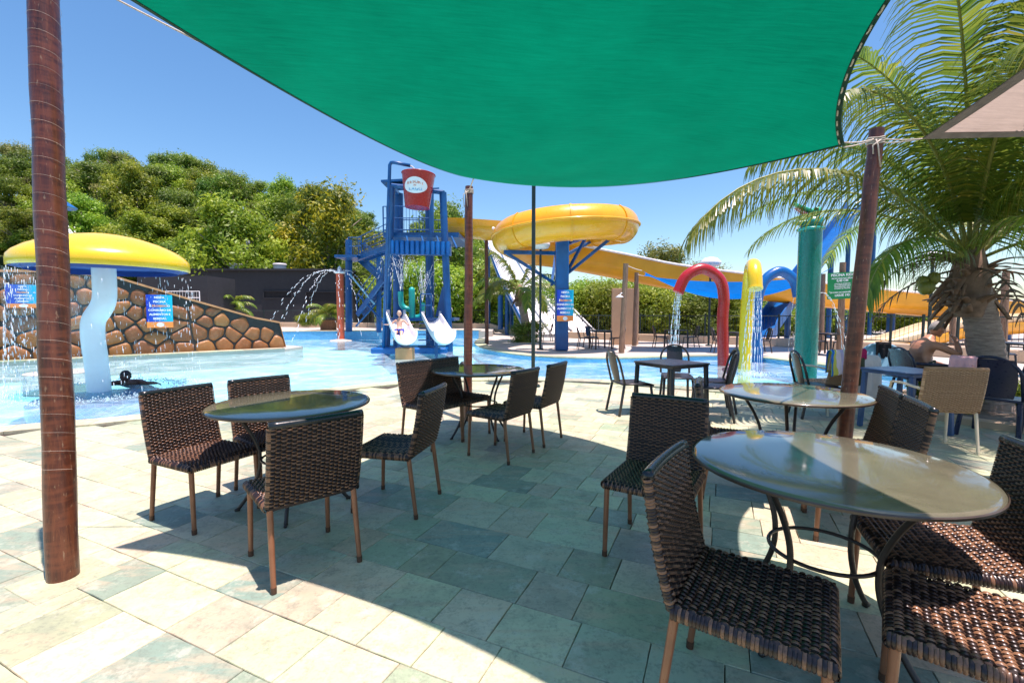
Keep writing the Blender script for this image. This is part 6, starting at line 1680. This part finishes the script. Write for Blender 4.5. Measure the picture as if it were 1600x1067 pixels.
fr = [(190, 44, 4.6, 98, dict(ll=.85, nl=120, hang=1.1)), (206, 62, 4.3, 105, dict(ll=.85, nl=110, hang=.9)), (168, 70, 3.4, 100, dict(ll=.8, nl=90, hang=.9)), (232, 60, 4.2, 100, dict(ll=.9, nl=110, hang=.8)), (258, 72, 4.3, 80, dict(ll=.9, nl=110, hang=.7)), (290, 64, 4.0, 95, dict(ll=.9, nl=100, hang=.8)),
      (262, 60, 3.4, 110, dict(ll=.85, nl=100, hang=1.0)), (240, 76, 4.6, 75, dict(ll=.9, nl=120, hang=.8)), (305, 74, 4.4, 80, dict(ll=.9, nl=110, hang=.8)), (140, 50, 3.0, 100, {}), (120, 55, 3.8, 90, {}), (85, 45, 3.6, 95, {}), (45, 50, 3.6, 95, {}), (10, 45, 3.6, 95, {}), (335, 50, 3.6, 92, {}), (305, 30, 3.0, 100, {}), (185, 80, 4.2, 85, dict(ll=.9, nl=110, hang=.8)), (218, 74, 4.4, 62, dict(ll=.9, nl=116, hang=.7)), (245, 35, 2.6, 110, dict(ll=.7, nl=70, hang=.9)), (200, 30, 2.4, 110, dict(ll=.6, nl=60, hang=1.0)),
      (195, 12, 1.6, 55, dict(mat='deadleaf', nl=12, ll=.3)), (250, -5, 1.3, 70, dict(mat='deadleaf', nl=10, ll=.3)), (330, -5, 1.4, 70, dict(mat='deadleaf', nl=10, ll=.3)), (165, -10, 1.3, 60, dict(mat='deadleaf', nl=10, ll=.3))]
palm('coconut_palm', 'large coconut palm with ringed grey trunk and green coconuts at the right', BP, (lean.x, lean.y), lean.z - .05, .18, fr, 12)
# dead pointed spathe
fr2 = [(180 + k * 45 + 10, 48 - (k % 3) * 12, 2.0 + .3 * (k % 2), 110, dict(ll=.48, nl=44)) for k in range(8)] + [(200, 75, 2.2, 70, dict(ll=.45)), (20, 78, 2.1, 60, dict(ll=.45)), (195, 15, 2.0, 70, dict(ll=.5))]
fr2 = [(a, el, L * 1.28, dr, dict(kw, ll=kw['ll'] * 1.7)) for a, el, L, dr, kw in fr2]
b = P(824, 533.5); p = PD(812, 460, b.y)
palm('small_palm', 'small palm with yellowing fronds behind the lamp post on the round island deck', b, (p.x - b.x, 0), p.z, .20, fr2, 5, coco=False, w=.06)
shrub(PD(825, 534, b.y - .1) - Vector((0, 0, .25)), (2.0, 1.4, 1.5), 'dark green shrub bed at the foot of the small palm', 'hedge_b')
fr3 = [(k * 33, 70 - (k % 3) * 22, 1.9, 105, dict(ll=.6, nl=34)) for k in range(13)]
p = PD(358, 486, 33); palm('small_palm', 'small bushy palm in front of the charcoal building', (p.x, p.y, FD), (0, 0), max(.3, p.z - FD), .12, fr3, 6, coco=False, boots=False, w=.06)
fr4 = [(a, el, L * .75, dr, kw) for a, el, L, dr, kw in fr3]
p = PD(513, 500, 28.5); pot = thing('planter_pot', 'square brown wooden planter by the far pool edge', 'planter', (p.x, p.y, FD)); mb = MB(); mb.box((0, 0, .3), (.74, .74, .6), bev=.02); mb.build('box', M['pot'], pot); mb = MB(); mb.box((0, 0, .6), (.8, .8, .05)); mb.build('rim', M['pot'], pot)
palm('potted_palm', 'small palm growing in the square wooden planter', (p.x, p.y, FD + .6), (0, 0), .12, .07, fr4, 7, coco=False, boots=False, w=.05)
p = PD(480, 508, 34); shrub((p.x, p.y, FD), (1.8, 1.2, 1.2), 'yellow green shrub beside the doorway of the charcoal building')
# planting under the big palm
rg = random.Random(31)
for k, (x, y, s, lab) in enumerate(((6.5, 6.75, .95, 'leafy green shrub behind the navy armchairs'), (7.2, 6.1, .9, 'leafy green shrub at the foot of the big palm'), (6.05, 6.15, .55, 'small green plant just left of the palm trunk base'), (7.6, 5.4, .8, 'green shrub at the right edge under the palm'))):
    o = shrub((x, y, -.02), (s, s, s * .62), lab); 
mb = MB(); mb.lathe([(1.35, -.3), (1.35, .09), (1.45, .10), (1.5, .08), (1.5, -.3)], n=48); o = mb.build('planter_kerb', M['beige_wall'], None, smooth=True); o.location = (6.95, 6.25, 0); tag(o, 'low round kerb around the planting under the big palm', 'kerb')
mb = MB(); mb.lathe([(0, .06), (1.34, .05)], n=48); o = mb.build('soil', M['bark'], None); o.location = (6.95, 6.25, 0); tag(struct(o), 'soil inside the palm planter')

bpy.context.view_layer.update()
